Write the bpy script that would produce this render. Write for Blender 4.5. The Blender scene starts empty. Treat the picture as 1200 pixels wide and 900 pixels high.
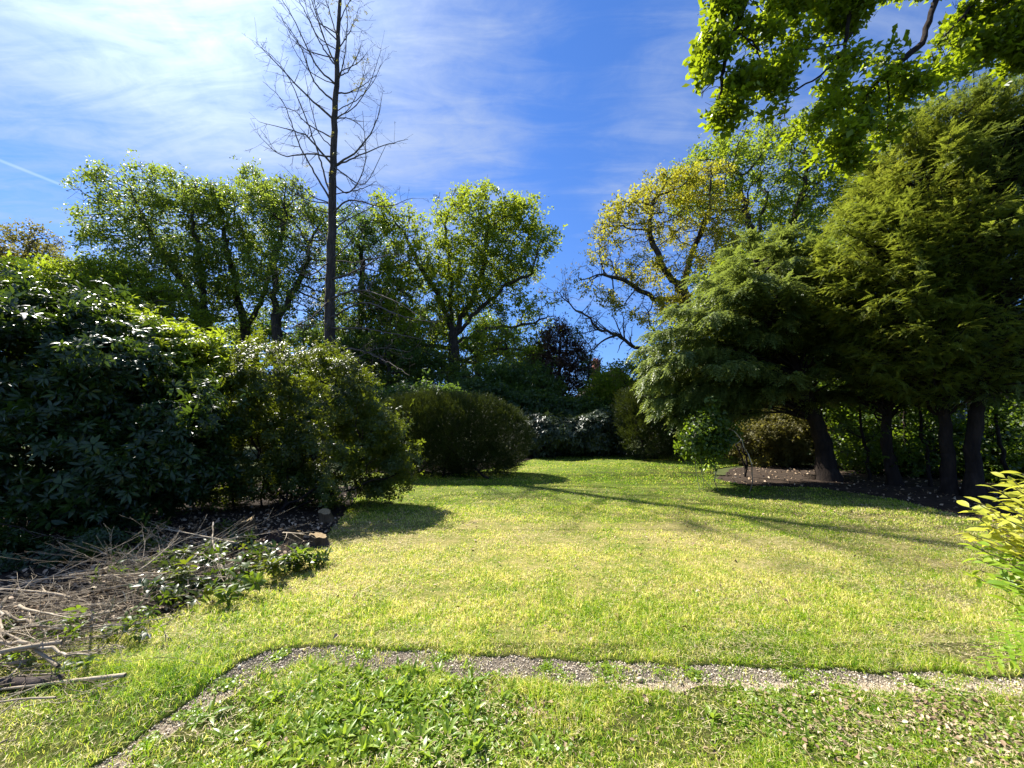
import bpy, math, random
import numpy as np
from mathutils import Vector
from mathutils.geometry import tessellate_polygon

SC = bpy.context.scene
COL = SC.collection
R = math.radians
# ------------------------------------------------------------------ camera
FPX = 460.0            # focal length in pixels of the 1200x900 photograph
CAMZ = 1.66
PITCH = R(5.6)
cd = bpy.data.cameras.new('camera'); cam = bpy.data.objects.new('camera', cd); COL.objects.link(cam)
cd.sensor_width = 36; cd.lens = 36 * FPX / 1200; cd.clip_start = 0.05; cd.clip_end = 2000
cam.location = (0, 0, CAMZ); cam.rotation_euler = (R(90) + PITCH, 0, 0)
SC.camera = cam
# ------------------------------------------------------------------ light
SUN_AZ = R(-49)        # measured from +Y towards +X
SUN_EL = R(49)
SUN = Vector((math.cos(SUN_EL) * math.sin(SUN_AZ), math.cos(SUN_EL) * math.cos(SUN_AZ), math.sin(SUN_EL)))
SKY_STRENGTH = 0.086
SUN_STRENGTH = 4.7
EXPOSURE = 1.40
ld = bpy.data.lights.new('sun', 'SUN'); ld.energy = SUN_STRENGTH; ld.angle = R(0.55); ld.color = (1, .95, .86)
lo = bpy.data.objects.new('sun', ld); COL.objects.link(lo)
lo.rotation_euler = SUN.to_track_quat('Z', 'Y').to_euler(); lo.location = (0, 0, 30)
W = bpy.data.worlds.new('World'); SC.world = W; W.use_nodes = True


class NT:
    """small helper to write node trees"""
    def __init__(s, tree):
        s.t = tree; tree.nodes.clear()
    def n(s, typ, **kw):
        nd = s.t.nodes.new(typ)
        for k, v in kw.items():
            setattr(nd, k, v)
        return nd
    def link(s, a, b):
        s.t.links.new(a, b)
    def val(s, sock, v):
        if hasattr(v, 'node'):
            s.link(v, sock)
        elif isinstance(v, (tuple, list)) and len(v) == 3 and sock.type == 'RGBA':
            sock.default_value = (*v, 1)
        else:
            sock.default_value = v
    def math(s, op, a, b=0.0, c=None, clamp=False):
        m = s.n('ShaderNodeMath', operation=op, use_clamp=clamp)
        s.val(m.inputs[0], a); s.val(m.inputs[1], b)
        if c is not None: s.val(m.inputs[2], c)
        return m.outputs[0]
    def vmath(s, op, a, b=(0, 0, 0)):
        m = s.n('ShaderNodeVectorMath', operation=op)
        s.val(m.inputs[0], a); s.val(m.inputs[1], b)
        return m.outputs['Value'] if op == 'DOT_PRODUCT' else m.outputs['Vector']
    def mix(s, f, a, b, blend='MIX'):
        m = s.n('ShaderNodeMix', data_type='RGBA', blend_type=blend)
        s.val(m.inputs[0], f); s.val(m.inputs[6], a); s.val(m.inputs[7], b)
        return m.outputs[2]
    def noise(s, vec, scale, detail=4, rough=.55, dist=0.0):
        m = s.n('ShaderNodeTexNoise')
        if vec is not None: s.link(vec, m.inputs['Vector'])
        m.inputs['Scale'].default_value = scale; m.inputs['Detail'].default_value = detail
        m.inputs['Roughness'].default_value = rough; m.inputs['Distortion'].default_value = dist
        return m.outputs['Fac']
    def ramp(s, f, stops):
        m = s.n('ShaderNodeValToRGB'); s.link(f, m.inputs[0])
        e = m.color_ramp.elements
        while len(e) < len(stops): e.new(.5)
        for i, (p, c) in enumerate(stops):
            e[i].position = p
            e[i].color = (*c, 1) if isinstance(c, (tuple, list)) else (c, c, c, 1)
        return m.outputs[0]
    def maprange(s, v, a, b, c=0.0, d=1.0):
        m = s.n('ShaderNodeMapRange'); s.val(m.inputs[0], v)
        for i, x in zip((1, 2, 3, 4), (a, b, c, d)): m.inputs[i].default_value = x
        return m.outputs[0]


def build_sky():
    k = NT(W.node_tree)
    out = k.n('ShaderNodeOutputWorld'); bg = k.n('ShaderNodeBackground')
    bg.inputs['Strength'].default_value = SKY_STRENGTH
    k.link(bg.outputs[0], out.inputs[0])
    sky = k.n('ShaderNodeTexSky', sky_type='NISHITA', sun_disc=False)
    sky.sun_elevation = SUN_EL; sky.sun_rotation = SUN_AZ
    sky.altitude = 30; sky.air_density = 1.0; sky.dust_density = 0.0; sky.ozone_density = 2.5
    hs = k.n('ShaderNodeHueSaturation'); hs.inputs['Saturation'].default_value = 1.24; hs.inputs['Value'].default_value = 1.0
    hs.inputs['Hue'].default_value = .512
    k.link(sky.outputs[0], hs.inputs['Color'])
    tc = k.n('ShaderNodeTexCoord'); d = tc.outputs['Generated']
    k.link(k.vmath('NORMALIZE', k.vmath('ADD', k.vmath('NORMALIZE', d), (0, 0, .16))), sky.inputs['Vector'])
    sp = k.n('ShaderNodeSeparateXYZ'); k.link(d, sp.inputs[0])
    zz = k.math('ADD', k.math('MAXIMUM', sp.outputs[2], 0.0), 0.12)
    cx = k.math('DIVIDE', sp.outputs[0], zz); cy = k.math('DIVIDE', sp.outputs[1], zz)
    cb = k.n('ShaderNodeCombineXYZ'); k.link(cx, cb.inputs[0]); k.link(cy, cb.inputs[1])
    # stretched cirrus bands
    mp = k.n('ShaderNodeMapping'); k.link(cb.outputs[0], mp.inputs[0])
    mp.inputs['Rotation'].default_value = (0, 0, R(28)); mp.inputs['Scale'].default_value = (.55, 1.9, 1)
    mp.inputs['Location'].default_value = (.9, .55, 0)
    big = k.noise(mp.outputs[0], .9, 3, .5, .5)
    mp2 = k.n('ShaderNodeMapping'); k.link(cb.outputs[0], mp2.inputs[0])
    mp2.inputs['Rotation'].default_value = (0, 0, R(25)); mp2.inputs['Scale'].default_value = (1.6, 6, 1)
    fine = k.noise(mp2.outputs[0], 2.0, 9, .62, 1.0)
    soft = k.noise(cb.outputs[0], 9.0, 8, .65, .6)
    cosd = k.vmath('DOT_PRODUCT', k.vmath('NORMALIZE', d), tuple(SUN))
    cosd = k.math('MAXIMUM', cosd, 0.0)
    side = k.maprange(cx, -2.0, 1.0, .07, -.09)
    low = k.maprange(sp.outputs[2], .22, .52, -.15, .06)
    gap = k.math('MULTIPLY', k.math('EXPONENT', k.math('MULTIPLY', k.math('POWER', k.math('DIVIDE', k.math('SUBTRACT', cx, .17), .16), 2.0), -1.0)), -.16)
    v = k.math('ADD', k.math('MULTIPLY', big, .66), k.math('MULTIPLY', fine, .36))
    v = k.math('ADD', v, k.math('MULTIPLY', soft, .16))
    v = k.math('ADD', k.math('ADD', k.math('ADD', v, side), low), gap)
    cov = k.maprange(v, .40, .87, 0.0, .9)
    sm = k.n('ShaderNodeMapRange', interpolation_type='SMOOTHSTEP')
    k.link(cov, sm.inputs[0]); sm.inputs[2].default_value = 1.0
    # thin ice cloud scatters strongly forward: brighter towards the sun
    bright = k.math('ADD', 3.3, k.math('MULTIPLY', k.math('POWER', cosd, 26.0), 7.0))
    cc = k.mix(1.0, (.78, .92, 1.18), bright, 'MULTIPLY')
    m = k.n('ShaderNodeMix', data_type='RGBA', blend_type='MIX')
    k.link(sm.outputs[0], m.inputs[0]); k.link(hs.outputs[0], m.inputs[6]); k.link(cc, m.inputs[7])
    # aircraft trail: a thin great-circle strip, low on the left
    a = unproject_dir(-25, 178); b = unproject_dir(103, 229)
    nrm = a.cross(b).normalized()
    dist = k.math('ABSOLUTE', k.vmath('DOT_PRODUCT', k.vmath('NORMALIZE', d), tuple(nrm)))
    line = k.maprange(dist, .0007, .0030, .13, 0.0)
    tg = (b - a).normalized()
    al = k.vmath('DOT_PRODUCT', k.vmath('NORMALIZE', d), tuple(tg))
    endm = k.maprange(al, tg.dot(b) - .03, tg.dot(b) + .002, 1.0, 0.0)
    back = k.maprange(k.vmath('DOT_PRODUCT', k.vmath('NORMALIZE', d), tuple(a)), .8, .9, 0.0, 1.0)
    lf = k.math('MULTIPLY', k.math('MULTIPLY', line, endm), back)
    m3 = k.n('ShaderNodeMix', data_type='RGBA', blend_type='MIX')
    k.link(lf, m3.inputs[0]); k.link(m.outputs[2], m3.inputs[6]); m3.inputs[7].default_value = (7, 8, 9, 1)
    k.link(m3.outputs[2], bg.inputs['Color'])


cP, sP = math.cos(PITCH), math.sin(PITCH)


def unproject_dir(px, py):
    x = (px - 600) / FPX; u = (450 - py) / FPX
    return Vector((x, cP - u * sP, u * cP + sP)).normalized()


def P(px, py, Y):
    """the point at forward distance Y metres in the direction of photograph pixel (px, py)"""
    x = (px - 600) / FPX; u = (450 - py) / FPX
    f = cP - u * sP
    return np.array((x / f * Y, Y, CAMZ + (u * cP + sP) / f * Y))


def G(px, py, z=0.0):
    """the point of the ground at photograph pixel (px, py)"""
    x = (px - 600) / FPX; u = (450 - py) / FPX
    f = cP - u * sP; g = (u * cP + sP)
    t = (z - CAMZ) / g
    return np.array((x * t, f * t, z))


def GX(px, Y):
    """the point of the ground at forward distance Y below photograph column px"""
    f = cP + .07 * sP
    return np.array(((px - 600) / FPX / f * Y, Y, 0.0))


build_sky()
vs = SC.view_settings
vs.view_transform = 'Standard'; vs.look = 'None'; vs.gamma = 1; vs.exposure = EXPOSURE; vs.use_curve_mapping = False
SC.render.engine = 'CYCLES'
SC.cycles.use_denoising = True
SC.cycles.max_bounces = 8; SC.cycles.transmission_bounces = 4; SC.cycles.diffuse_bounces = 4; SC.cycles.glossy_bounces = 2
SC.cycles.sample_clamp_indirect = 6
SC.cycles.caustics_reflective = False; SC.cycles.caustics_refractive = False

rng = np.random.default_rng(7)


# ------------------------------------------------------------------ mesh helpers
class MB:
    def __init__(s):
        s.v = []; s.f = []; s.r = []; s.n = 0
    def add(s, v, faces, rnd=None):
        """v (n,3); faces: list of int arrays (m,k)"""
        v = np.asarray(v, np.float32)
        if len(v) == 0: return
        s.v.append(v)
        for f in faces:
            f = np.asarray(f, np.int64)
            if len(f): s.f.append(f + s.n)
        s.r.append(np.full(len(v), .5, np.float32) if rnd is None else np.asarray(rnd, np.float32))
        s.n += len(v)
    def build(s, name, mat, parent=None, smooth=True):
        me = bpy.data.meshes.new(name)
        if not s.v: s.add([(0, 0, -.5), (.01, 0, -.5), (0, .01, -.5)], [np.array([[0, 1, 2]])])
        V = np.concatenate(s.v); Rn = np.concatenate(s.r)
        origin = None
        if parent is not None:
            V = V - np.array(parent.location, np.float32)
        tot = sum(f.size for f in s.f); nf = sum(len(f) for f in s.f)
        me.vertices.add(len(V)); me.vertices.foreach_set('co', V.ravel())
        me.loops.add(tot); me.loops.foreach_set('vertex_index', np.concatenate([f.ravel() for f in s.f]).astype(np.int32))
        cnt = np.concatenate([np.full(len(f), f.shape[1]) for f in s.f])
        st = np.concatenate([[0], np.cumsum(cnt)[:-1]]).astype(np.int32)
        me.polygons.add(nf); me.polygons.foreach_set('loop_start', st)
        me.update(calc_edges=True)
        if smooth:
            me.polygons.foreach_set('use_smooth', np.ones(nf, bool))
        at = me.attributes.new('rnd', 'FLOAT', 'POINT'); at.data.foreach_set('value', Rn)
        me.materials.append(mat)
        o = bpy.data.objects.new(name, me); COL.objects.link(o)
        if parent is not None: o.parent = parent
        return o


def tag(o, label=None, cat=None, group=None, kind=None):
    if label: o['label'] = label
    if cat: o['category'] = cat
    if group: o['group'] = group
    if kind: o['kind'] = kind
    return o


def empty(name, loc, label, cat, group=None):
    o = bpy.data.objects.new(name, None); COL.objects.link(o)
    o.location = tuple(float(c) for c in loc); o.empty_display_size = .2
    return tag(o, label, cat, group)


def norm(a):
    return a / np.maximum(np.linalg.norm(a, axis=-1, keepdims=True), 1e-9)


def frames(d, up=(0, 0, 1), roll=0.0, rg=rng):
    """matrices whose x axis is d, z axis near up"""
    d = norm(np.asarray(d, float)); up = np.broadcast_to(np.asarray(up, float), d.shape)
    y = norm(np.cross(up, d) + 1e-6); z = np.cross(d, y)
    a = rg.normal(0, 1, len(d)) * roll
    c, s_ = np.cos(a)[:, None], np.sin(a)[:, None]
    y2 = y * c + z * s_; z2 = z * c - y * s_
    return np.stack([d, y2, z2], axis=2)


def scatter(mb, tmpl, pos, M, sc, rnd=None, lv=0.35, rg=rng):
    """place template tmpl=(verts, faces, leafid) at pos with rotation M and scale sc"""
    tv, tf, lid = tmpl
    n = len(pos)
    if n == 0: return
    sc = np.broadcast_to(sc, (n,))
    v = np.einsum('nij,vj->nvi', M, tv) * sc[:, None, None] + pos[:, None, :]
    faces = []
    off = (np.arange(n) * len(tv))[:, None, None]
    for f in tf:
        faces.append((f[None] + off).reshape(-1, f.shape[1]))
    if rnd is None: rnd = rg.random(n)
    leafr = rg.random((n, lid.max() + 1))
    rv = (1 - lv) * rnd[:, None] + lv * leafr[:, lid]
    mb.add(v.reshape(-1, 3), faces, rv.ravel())


def tmpl_join(parts):
    v = []; f3 = []; f4 = []; lid = []; n = 0
    for i, (pv, pf) in enumerate(parts):
        v.append(pv)
        for f in pf:
            (f3 if f.shape[1] == 3 else f4).append(f + n)
        lid += [i] * len(pv); n += len(pv)
    fs = []
    if f3: fs.append(np.concatenate(f3))
    if f4: fs.append(np.concatenate(f4))
    return np.concatenate(v), fs, np.array(lid)


def leaf4(L, w, fold=.25, droop=.15):
    v = np.array([(0, 0, 0), (L * .5, w / 2, fold * w - droop * L * .3), (L, 0, -droop * L), (L * .5, -w / 2, fold * w - droop * L * .3)])
    return v, [np.array([[0, 1, 2, 3]])]


def leaf_long(L, w, fold=.2, droop=.3, segs=2):
    """elongated leaf with a midrib fold, widest in the middle"""
    v = [(0, 0, 0)]; f3 = []; f4 = []
    for i in range(1, segs + 1):
        t = i / (segs + 1); wi = w / 2 * math.sin(math.pi * min(t * .92 + .06, 1)) ** .7
        z = -droop * L * t * t
        v += [(L * t, wi, z + fold * wi), (L * t, 0, z), (L * t, -wi, z + fold * wi)]
    v.append((L, 0, -droop * L))
    f3 += [(0, 2, 1), (0, 3, 2)]
    for i in range(segs - 1):
        a = 1 + 3 * i
        f4 += [(a, a + 1, a + 4, a + 3), (a + 1, a + 2, a + 5, a + 4)]
    a = 1 + 3 * (segs - 1); e = len(v) - 1
    f3 += [(a, a + 1, e), (a + 1, a + 2, e)]
    fs = [np.array(f3)]
    if f4: fs.append(np.array(f4))
    return np.array(v, float), fs


def rotz(v, a):
    c, s_ = math.cos(a), math.sin(a)
    return v @ np.array([[c, s_, 0], [-s_, c, 0], [0, 0, 1]])


def roty(v, a):
    c, s_ = math.cos(a), math.sin(a)
    return v @ np.array([[c, 0, -s_], [0, 1, 0], [s_, 0, c]])


def tuft(n, L, w, spread, seed, off=.5):
    """a twig end with n leaves turned every way"""
    r = random.Random(seed); parts = []
    for i in range(n):
        l = L * r.uniform(.7, 1.2)
        v, f = leaf4(l, w * r.uniform(.8, 1.2), r.uniform(-.1, .45), r.uniform(-.1, .45))
        v = roty(v, -r.uniform(-.7, 1.1)); v = rotz(v, r.uniform(0, 6.283))
        v = v + np.array([r.gauss(0, spread), r.gauss(0, spread), r.gauss(0, spread * off)])
        parts.append((v, f))
    return tmpl_join(parts)


def rosette(n, L, w, seed, droop=.3, tilt=.25):
    r = random.Random(seed); parts = []
    for i in range(n):
        l = L * r.uniform(.75, 1.15)
        v, f = leaf_long(l, w * r.uniform(.85, 1.15), r.uniform(.1, .5), r.uniform(droop * .3, droop * 1.6))
        v = v + np.array([.012, 0, 0])
        v = roty(v, -(tilt + r.uniform(-.45, .5))); v = rotz(v, i * 6.283 / n * 1.0 + r.uniform(-.3, .3))
        v = v + np.array([0, 0, r.uniform(-.03, .01)])
        parts.append((v, f))
    return tmpl_join(parts)


def spray(n, seed, angle=55, wlen=.34, w=.045, droop=.35, width=1.0):
    """flat conifer spray, length 1 along x: a thin spine with side shoots"""
    r = random.Random(seed); parts = []
    def pt(t): return np.array([t, 0, -droop * t * t])
    for i in range(n):
        t = .08 + .92 * i / n
        s_ = 1 if i % 2 else -1
        l = wlen * (1 - t * .72) * r.uniform(.7, 1.2) * width
        v, f = leaf4(l, w * r.uniform(.8, 1.3), .3, r.uniform(.0, .5))
        v = rotz(v, s_ * R(angle + r.uniform(-12, 12)))
        parts.append((v + pt(t), f))
    v, f = leaf4(.3, w, .2, .25); parts.append((v + pt(.9) , f))
    a = .012
    sv = np.array([pt(0) + (0, a, 0), pt(.5) + (0, a, 0), pt(1), pt(.5) - (0, a, 0), pt(0) - (0, a, 0)])
    parts.append((sv, [np.array([[0, 1, 3, 4]]), np.array([[1, 2, 3]])]))
    return tmpl_join(parts)


def sprig(n, seed, L=.07, w=.021):
    """upright shoot with short needles all round, length 1 along x scaled"""
    r = random.Random(seed); parts = []
    for i in range(n):
        t = i / n
        v, f = leaf4(L * r.uniform(.7, 1.2) * 4, w * 4, .1, .1)
        v = rotz(v, R(r.uniform(20, 45)))
        a = r.uniform(0, 6.283); c, s_ = math.cos(a), math.sin(a)
        v = v @ np.array([[1, 0, 0], [0, c, s_], [0, -s_, c]])
        parts.append((v + np.array([t * .8, 0, 0]), f))
    return tmpl_join(parts)


# ------------------------------------------------------------------ materials
def leaf_mat(name, stops, trans, tcol, rough=.5, spec=.4, clump=.35, cscale=.6, tboost=None):
    """stops: leaf colours from the oldest to the freshest leaf; trans: share of light let through"""
    m = bpy.data.materials.new(name); m.use_nodes = True
    k = NT(m.node_tree)
    out = k.n('ShaderNodeOutputMaterial')
    at = k.n('ShaderNodeAttribute', attribute_name='rnd')
    geo = k.n('ShaderNodeNewGeometry')
    nz = k.noise(geo.outputs['Position'], cscale, 2, .5)
    f = k.math('ADD', k.math('MULTIPLY', at.outputs['Fac'], 1 - clump), k.math('MULTIPLY', k.maprange(nz, .3, .7), clump), clamp=True)
    col = k.ramp(f, stops)
    pr = k.n('ShaderNodeBsdfPrincipled'); k.link(col, pr.inputs['Base Color'])
    pr.inputs['Roughness'].default_value = rough; pr.inputs['Specular IOR Level'].default_value = spec
    tr = k.n('ShaderNodeBsdfTranslucent')
    tc = k.mix(.55, col, tcol)
    tc = k.mix(1.0, tc, (1.9, 1.9, 1.6) if tboost is None else tboost, 'MULTIPLY')
    k.link(tc, tr.inputs['Color'])
    mx = k.n('ShaderNodeMixShader'); mx.inputs[0].default_value = trans
    k.link(pr.outputs[0], mx.inputs[1]); k.link(tr.outputs[0], mx.inputs[2]); k.link(mx.outputs[0], out.inputs[0])
    return m


def rough_mat(name, stops, scale=8, rough=.9, bump=.3, stretch=(1, 1, 1), detail=6, bscale=None, useatt=0.0, spec=.2, dist=.02):
    m = bpy.data.materials.new(name); m.use_nodes = True
    k = NT(m.node_tree)
    out = k.n('ShaderNodeOutputMaterial')
    geo = k.n('ShaderNodeNewGeometry')
    mp = k.n('ShaderNodeMapping'); k.link(geo.outputs['Position'], mp.inputs[0]); mp.inputs['Scale'].default_value = stretch
    nz = k.noise(mp.outputs[0], scale, detail, .65)
    f = k.maprange(nz, .25, .75)
    if useatt:
        at = k.n('ShaderNodeAttribute', attribute_name='rnd')
        f = k.math('ADD', k.math('MULTIPLY', at.outputs['Fac'], useatt), k.math('MULTIPLY', f, 1 - useatt))
    col = k.ramp(f, stops)
    pr = k.n('ShaderNodeBsdfPrincipled'); k.link(col, pr.inputs['Base Color'])
    pr.inputs['Roughness'].default_value = rough; pr.inputs['Specular IOR Level'].default_value = spec
    if bump:
        nb = k.noise(mp.outputs[0], bscale or scale * 2.5, 6, .7)
        bp = k.n('ShaderNodeBump'); bp.inputs['Strength'].default_value = bump; bp.inputs['Distance'].default_value = dist
        k.link(nb, bp.inputs['Height']); k.link(bp.outputs[0], pr.inputs['Normal'])
    k.link(pr.outputs[0], out.inputs[0])
    return m


def turf_color(k):
    """green turf with straw-coloured worn patches, by place on the ground; shared by sheet and blades"""
    geo = k.n('ShaderNodeNewGeometry')
    sp = k.n('ShaderNodeSeparateXYZ'); k.link(geo.outputs['Position'], sp.inputs[0])
    cb = k.n('ShaderNodeCombineXYZ'); k.link(sp.outputs[0], cb.inputs[0]); k.link(sp.outputs[1], cb.inputs[1])
    n1 = k.noise(cb.outputs[0], .55, 3, .6, .3)
    n2 = k.noise(cb.outputs[0], 3.6, 5, .65)
    n3 = k.noise(cb.outputs[0], 17, 3, .6)
    v = k.math('ADD', k.math('MULTIPLY', n1, .36), k.math('MULTIPLY', n2, .36))
    v = k.math('ADD', v, k.math('MULTIPLY', n3, .28))
    # the worn part lies in the middle of the near lawn
    w = k.maprange(sp.outputs[1], 2.6, 4.2, .0, .065)
    w2 = k.maprange(sp.outputs[1], 6.5, 9.5, .0, -.11)
    v = k.math('ADD', k.math('ADD', v, w), w2)
    return v, cb.outputs[0]


def turf_mats():
    out_m = []
    # blades
    m = bpy.data.materials.new('grass_blade'); m.use_nodes = True; k = NT(m.node_tree)
    out = k.n('ShaderNodeOutputMaterial')
    v, _ = turf_color(k)
    at = k.n('ShaderNodeAttribute', attribute_name='rnd')
    v = k.math('ADD', v, k.math('MULTIPLY', k.math('SUBTRACT', at.outputs['Fac'], .5), .36))
    col = k.ramp(v, [(.26, (.06, .17, .006)), (.40, (.19, .35, .012)), (.52, (.38, .50, .03)), (.60, (.62, .60, .12)), (.70, (.82, .72, .34))])
    pr = k.n('ShaderNodeBsdfPrincipled'); k.link(col, pr.inputs['Base Color'])
    pr.inputs['Roughness'].default_value = .45; pr.inputs['Specular IOR Level'].default_value = .35
    tr = k.n('ShaderNodeBsdfTranslucent'); k.link(k.mix(1.0, col, (1.25, 1.25, .9), 'MULTIPLY'), tr.inputs['Color'])
    mx = k.n('ShaderNodeMixShader'); mx.inputs[0].default_value = .5
    k.link(pr.outputs[0], mx.inputs[1]); k.link(tr.outputs[0], mx.inputs[2]); k.link(mx.outputs[0], out.inputs[0])
    out_m.append(m)
    # sheet below
    m = bpy.data.materials.new('turf'); m.use_nodes = True; k = NT(m.node_tree)
    out = k.n('ShaderNodeOutputMaterial')
    v, cb = turf_color(k)
    col = k.ramp(v, [(.32, (.07, .11, .014)), (.47, (.13, .17, .022)), (.58, (.27, .24, .075)), (.70, (.40, .32, .15))])
    fine = k.noise(cb, 90, 4, .7)
    col = k.mix(k.maprange(fine, .42, .58, .0, .5), col, (.05, .045, .02))
    pr = k.n('ShaderNodeBsdfPrincipled'); k.link(col, pr.inputs['Base Color'])
    pr.inputs['Roughness'].default_value = .95; pr.inputs['Specular IOR Level'].default_value = .1
    bp = k.n('ShaderNodeBump'); bp.inputs['Strength'].default_value = .8; bp.inputs['Distance'].default_value = .02
    k.link(k.noise(cb, 60, 5, .7), bp.inputs['Height']); k.link(bp.outputs[0], pr.inputs['Normal'])
    k.link(pr.outputs[0], out.inputs[0])
    out_m.append(m)
    return out_m


M_BLADE, M_TURF = turf_mats()
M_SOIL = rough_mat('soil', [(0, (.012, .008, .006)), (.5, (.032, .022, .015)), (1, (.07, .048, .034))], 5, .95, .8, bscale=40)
M_GROUND = rough_mat('ground_earth', [(0, (.03, .035, .012)), (.5, (.06, .075, .02)), (1, (.09, .10, .035))], 1.2, .95, .6, bscale=30)
M_GRAVEL = rough_mat('gravel_bed', [(0, (.20, .15, .09)), (.5, (.46, .37, .26)), (1, (.66, .56, .42))], 45, .95, 1.0, bscale=120)
M_STONE = rough_mat('gravel_stone', [(0, (.26, .20, .13)), (.45, (.56, .47, .35)), (1, (.82, .74, .60))], 60, .85, .3, useatt=.75)
M_BARK = rough_mat('oak_bark', [(0, (.018, .014, .011)), (.5, (.055, .043, .033)), (1, (.12, .10, .08))], 9, .95, .9, (1, 1, .25), dist=.03)
M_BARKG = rough_mat('grey_bark', [(0, (.025, .018, .015)), (.5, (.065, .05, .043)), (1, (.13, .105, .09))], 9, .95, .8, (1, 1, .2), dist=.03)
M_LIMB = rough_mat('sunlit_limb', [(0, (.05, .036, .03)), (.5, (.12, .095, .08)), (1, (.22, .18, .155))], 9, .95, .8, (1, 1, .2), dist=.03)  # paler copy of the grey bark; light on the limbs put into the colour
M_BARKR = rough_mat('yew_bark', [(0, (.010, .007, .006)), (.5, (.024, .017, .013)), (1, (.05, .036, .028))], 8, .95, .9, (1, 1, .25), dist=.03)
M_STICK = rough_mat('dead_stick', [(0, (.10, .075, .05)), (.35, (.24, .19, .13)), (.7, (.42, .35, .25)), (1, (.62, .53, .42))], 14, .9, .5, useatt=.65)
M_WOOD = rough_mat('cut_wood', [(0, (.17, .115, .055)), (.5, (.29, .21, .11)), (1, (.42, .32, .18))], 30, .85, .3)
M_LITTER = rough_mat('dead_leaf', [(0, (.11, .065, .035)), (.45, (.27, .185, .105)), (.8, (.46, .33, .21)), (1, (.64, .52, .37))], 30, .7, 0, useatt=.85, spec=.35)
M_STRAW = rough_mat('dry_straw', [(0, (.26, .20, .09)), (.5, (.46, .38, .19)), (1, (.66, .57, .34))], 30, .7, 0, useatt=.9, spec=.3)

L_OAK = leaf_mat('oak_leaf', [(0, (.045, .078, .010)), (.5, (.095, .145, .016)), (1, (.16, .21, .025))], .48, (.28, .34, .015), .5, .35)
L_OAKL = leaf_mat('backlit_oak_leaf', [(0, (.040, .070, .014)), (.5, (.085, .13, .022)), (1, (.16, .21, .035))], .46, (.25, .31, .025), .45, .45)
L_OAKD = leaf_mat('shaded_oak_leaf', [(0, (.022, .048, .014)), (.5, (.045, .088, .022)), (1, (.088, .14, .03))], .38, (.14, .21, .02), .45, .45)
L_GOLD = leaf_mat('golden_oak_leaf', [(0, (.10, .105, .014)), (.5, (.175, .17, .02)), (1, (.27, .235, .03))], .48, (.36, .34, .02), .55, .3)
L_OLIVE = leaf_mat('olive_brown_leaf', [(0, (.06, .052, .015)), (.5, (.11, .10, .025)), (1, (.15, .15, .035))], .40, (.22, .20, .03), .55, .3)
L_OAKC = leaf_mat('central_oak_leaf', [(0, (.050, .080, .010)), (.5, (.11, .155, .016)), (1, (.19, .235, .026))], .48, (.30, .35, .015), .5, .35)
L_NEAR = leaf_mat('young_oak_leaf', [(0, (.028, .054, .007)), (.5, (.075, .125, .010)), (1, (.17, .22, .016))], .48, (.31, .37, .008), .42, .4)
L_COPPER = leaf_mat('copper_leaf', [(0, (.025, .018, .012)), (.6, (.055, .030, .020)), (1, (.10, .065, .035))], .25, (.14, .07, .03), .4, .5)
L_RHODO = leaf_mat('rhododendron_leaf', [(0, (.010, .024, .007)), (.6, (.022, .048, .011)), (.88, (.04, .08, .014)), (1, (.12, .18, .02))], .22, (.13, .20, .012), .36, .42, .15)
L_RHODY = leaf_mat('fresh_rhododendron_leaf', [(0, (.018, .032, .006)), (.55, (.042, .066, .009)), (1, (.14, .17, .018))], .34, (.22, .26, .012), .40, .4)
L_RHODB = leaf_mat('yellow_green_rhododendron_leaf', [(0, (.035, .06, .009)), (.5, (.10, .15, .016)), (1, (.22, .28, .025))], .42, (.32, .38, .015), .40, .4)
L_RHODF = leaf_mat('grey_rhododendron_leaf', [(0, (.016, .028, .012)), (.6, (.032, .050, .022)), (1, (.06, .085, .04))], .15, (.06, .09, .02), .4, .4)
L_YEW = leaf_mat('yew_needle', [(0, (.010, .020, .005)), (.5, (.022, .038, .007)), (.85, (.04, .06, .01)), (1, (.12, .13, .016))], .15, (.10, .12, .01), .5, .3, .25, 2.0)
L_YEWT = leaf_mat('yew_tree_needle', [(0, (.042, .072, .014)), (.5, (.11, .15, .022)), (1, (.24, .23, .032))], .38, (.25, .28, .025), .5, .3, .45, .5)
L_YEWD = leaf_mat('dark_yew_needle', [(0, (.040, .066, .018)), (.5, (.10, .14, .035)), (1, (.18, .22, .05))], .36, (.20, .24, .03), .5, .35, .35, .5)
L_HEM = leaf_mat('hemlock_needle', [(0, (.035, .060, .018)), (.5, (.10, .14, .036)), (1, (.21, .25, .07))], .36, (.21, .25, .035), .45, .45, .3, .8)
L_BEECH = leaf_mat('beech_leaf', [(0, (.020, .042, .007)), (.5, (.05, .09, .011)), (1, (.11, .165, .018))], .42, (.17, .24, .01), .45, .4)
L_BRIGHT = leaf_mat('bright_young_leaf', [(0, (.09, .19, .018)), (.5, (.18, .29, .025)), (1, (.33, .38, .035))], .42, (.36, .44, .03), .4, .4)
L_YELLOW = leaf_mat('yellow_green_leaf', [(0, (.22, .27, .03)), (.5, (.40, .41, .055)), (1, (.58, .54, .11))], .38, (.50, .46, .05), .45, .35)
L_WEED = leaf_mat('weed_leaf', [(0, (.07, .15, .014)), (.5, (.17, .27, .025)), (1, (.36, .42, .07))], .38, (.30, .37, .03), .38, .45, .3, 3)


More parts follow.
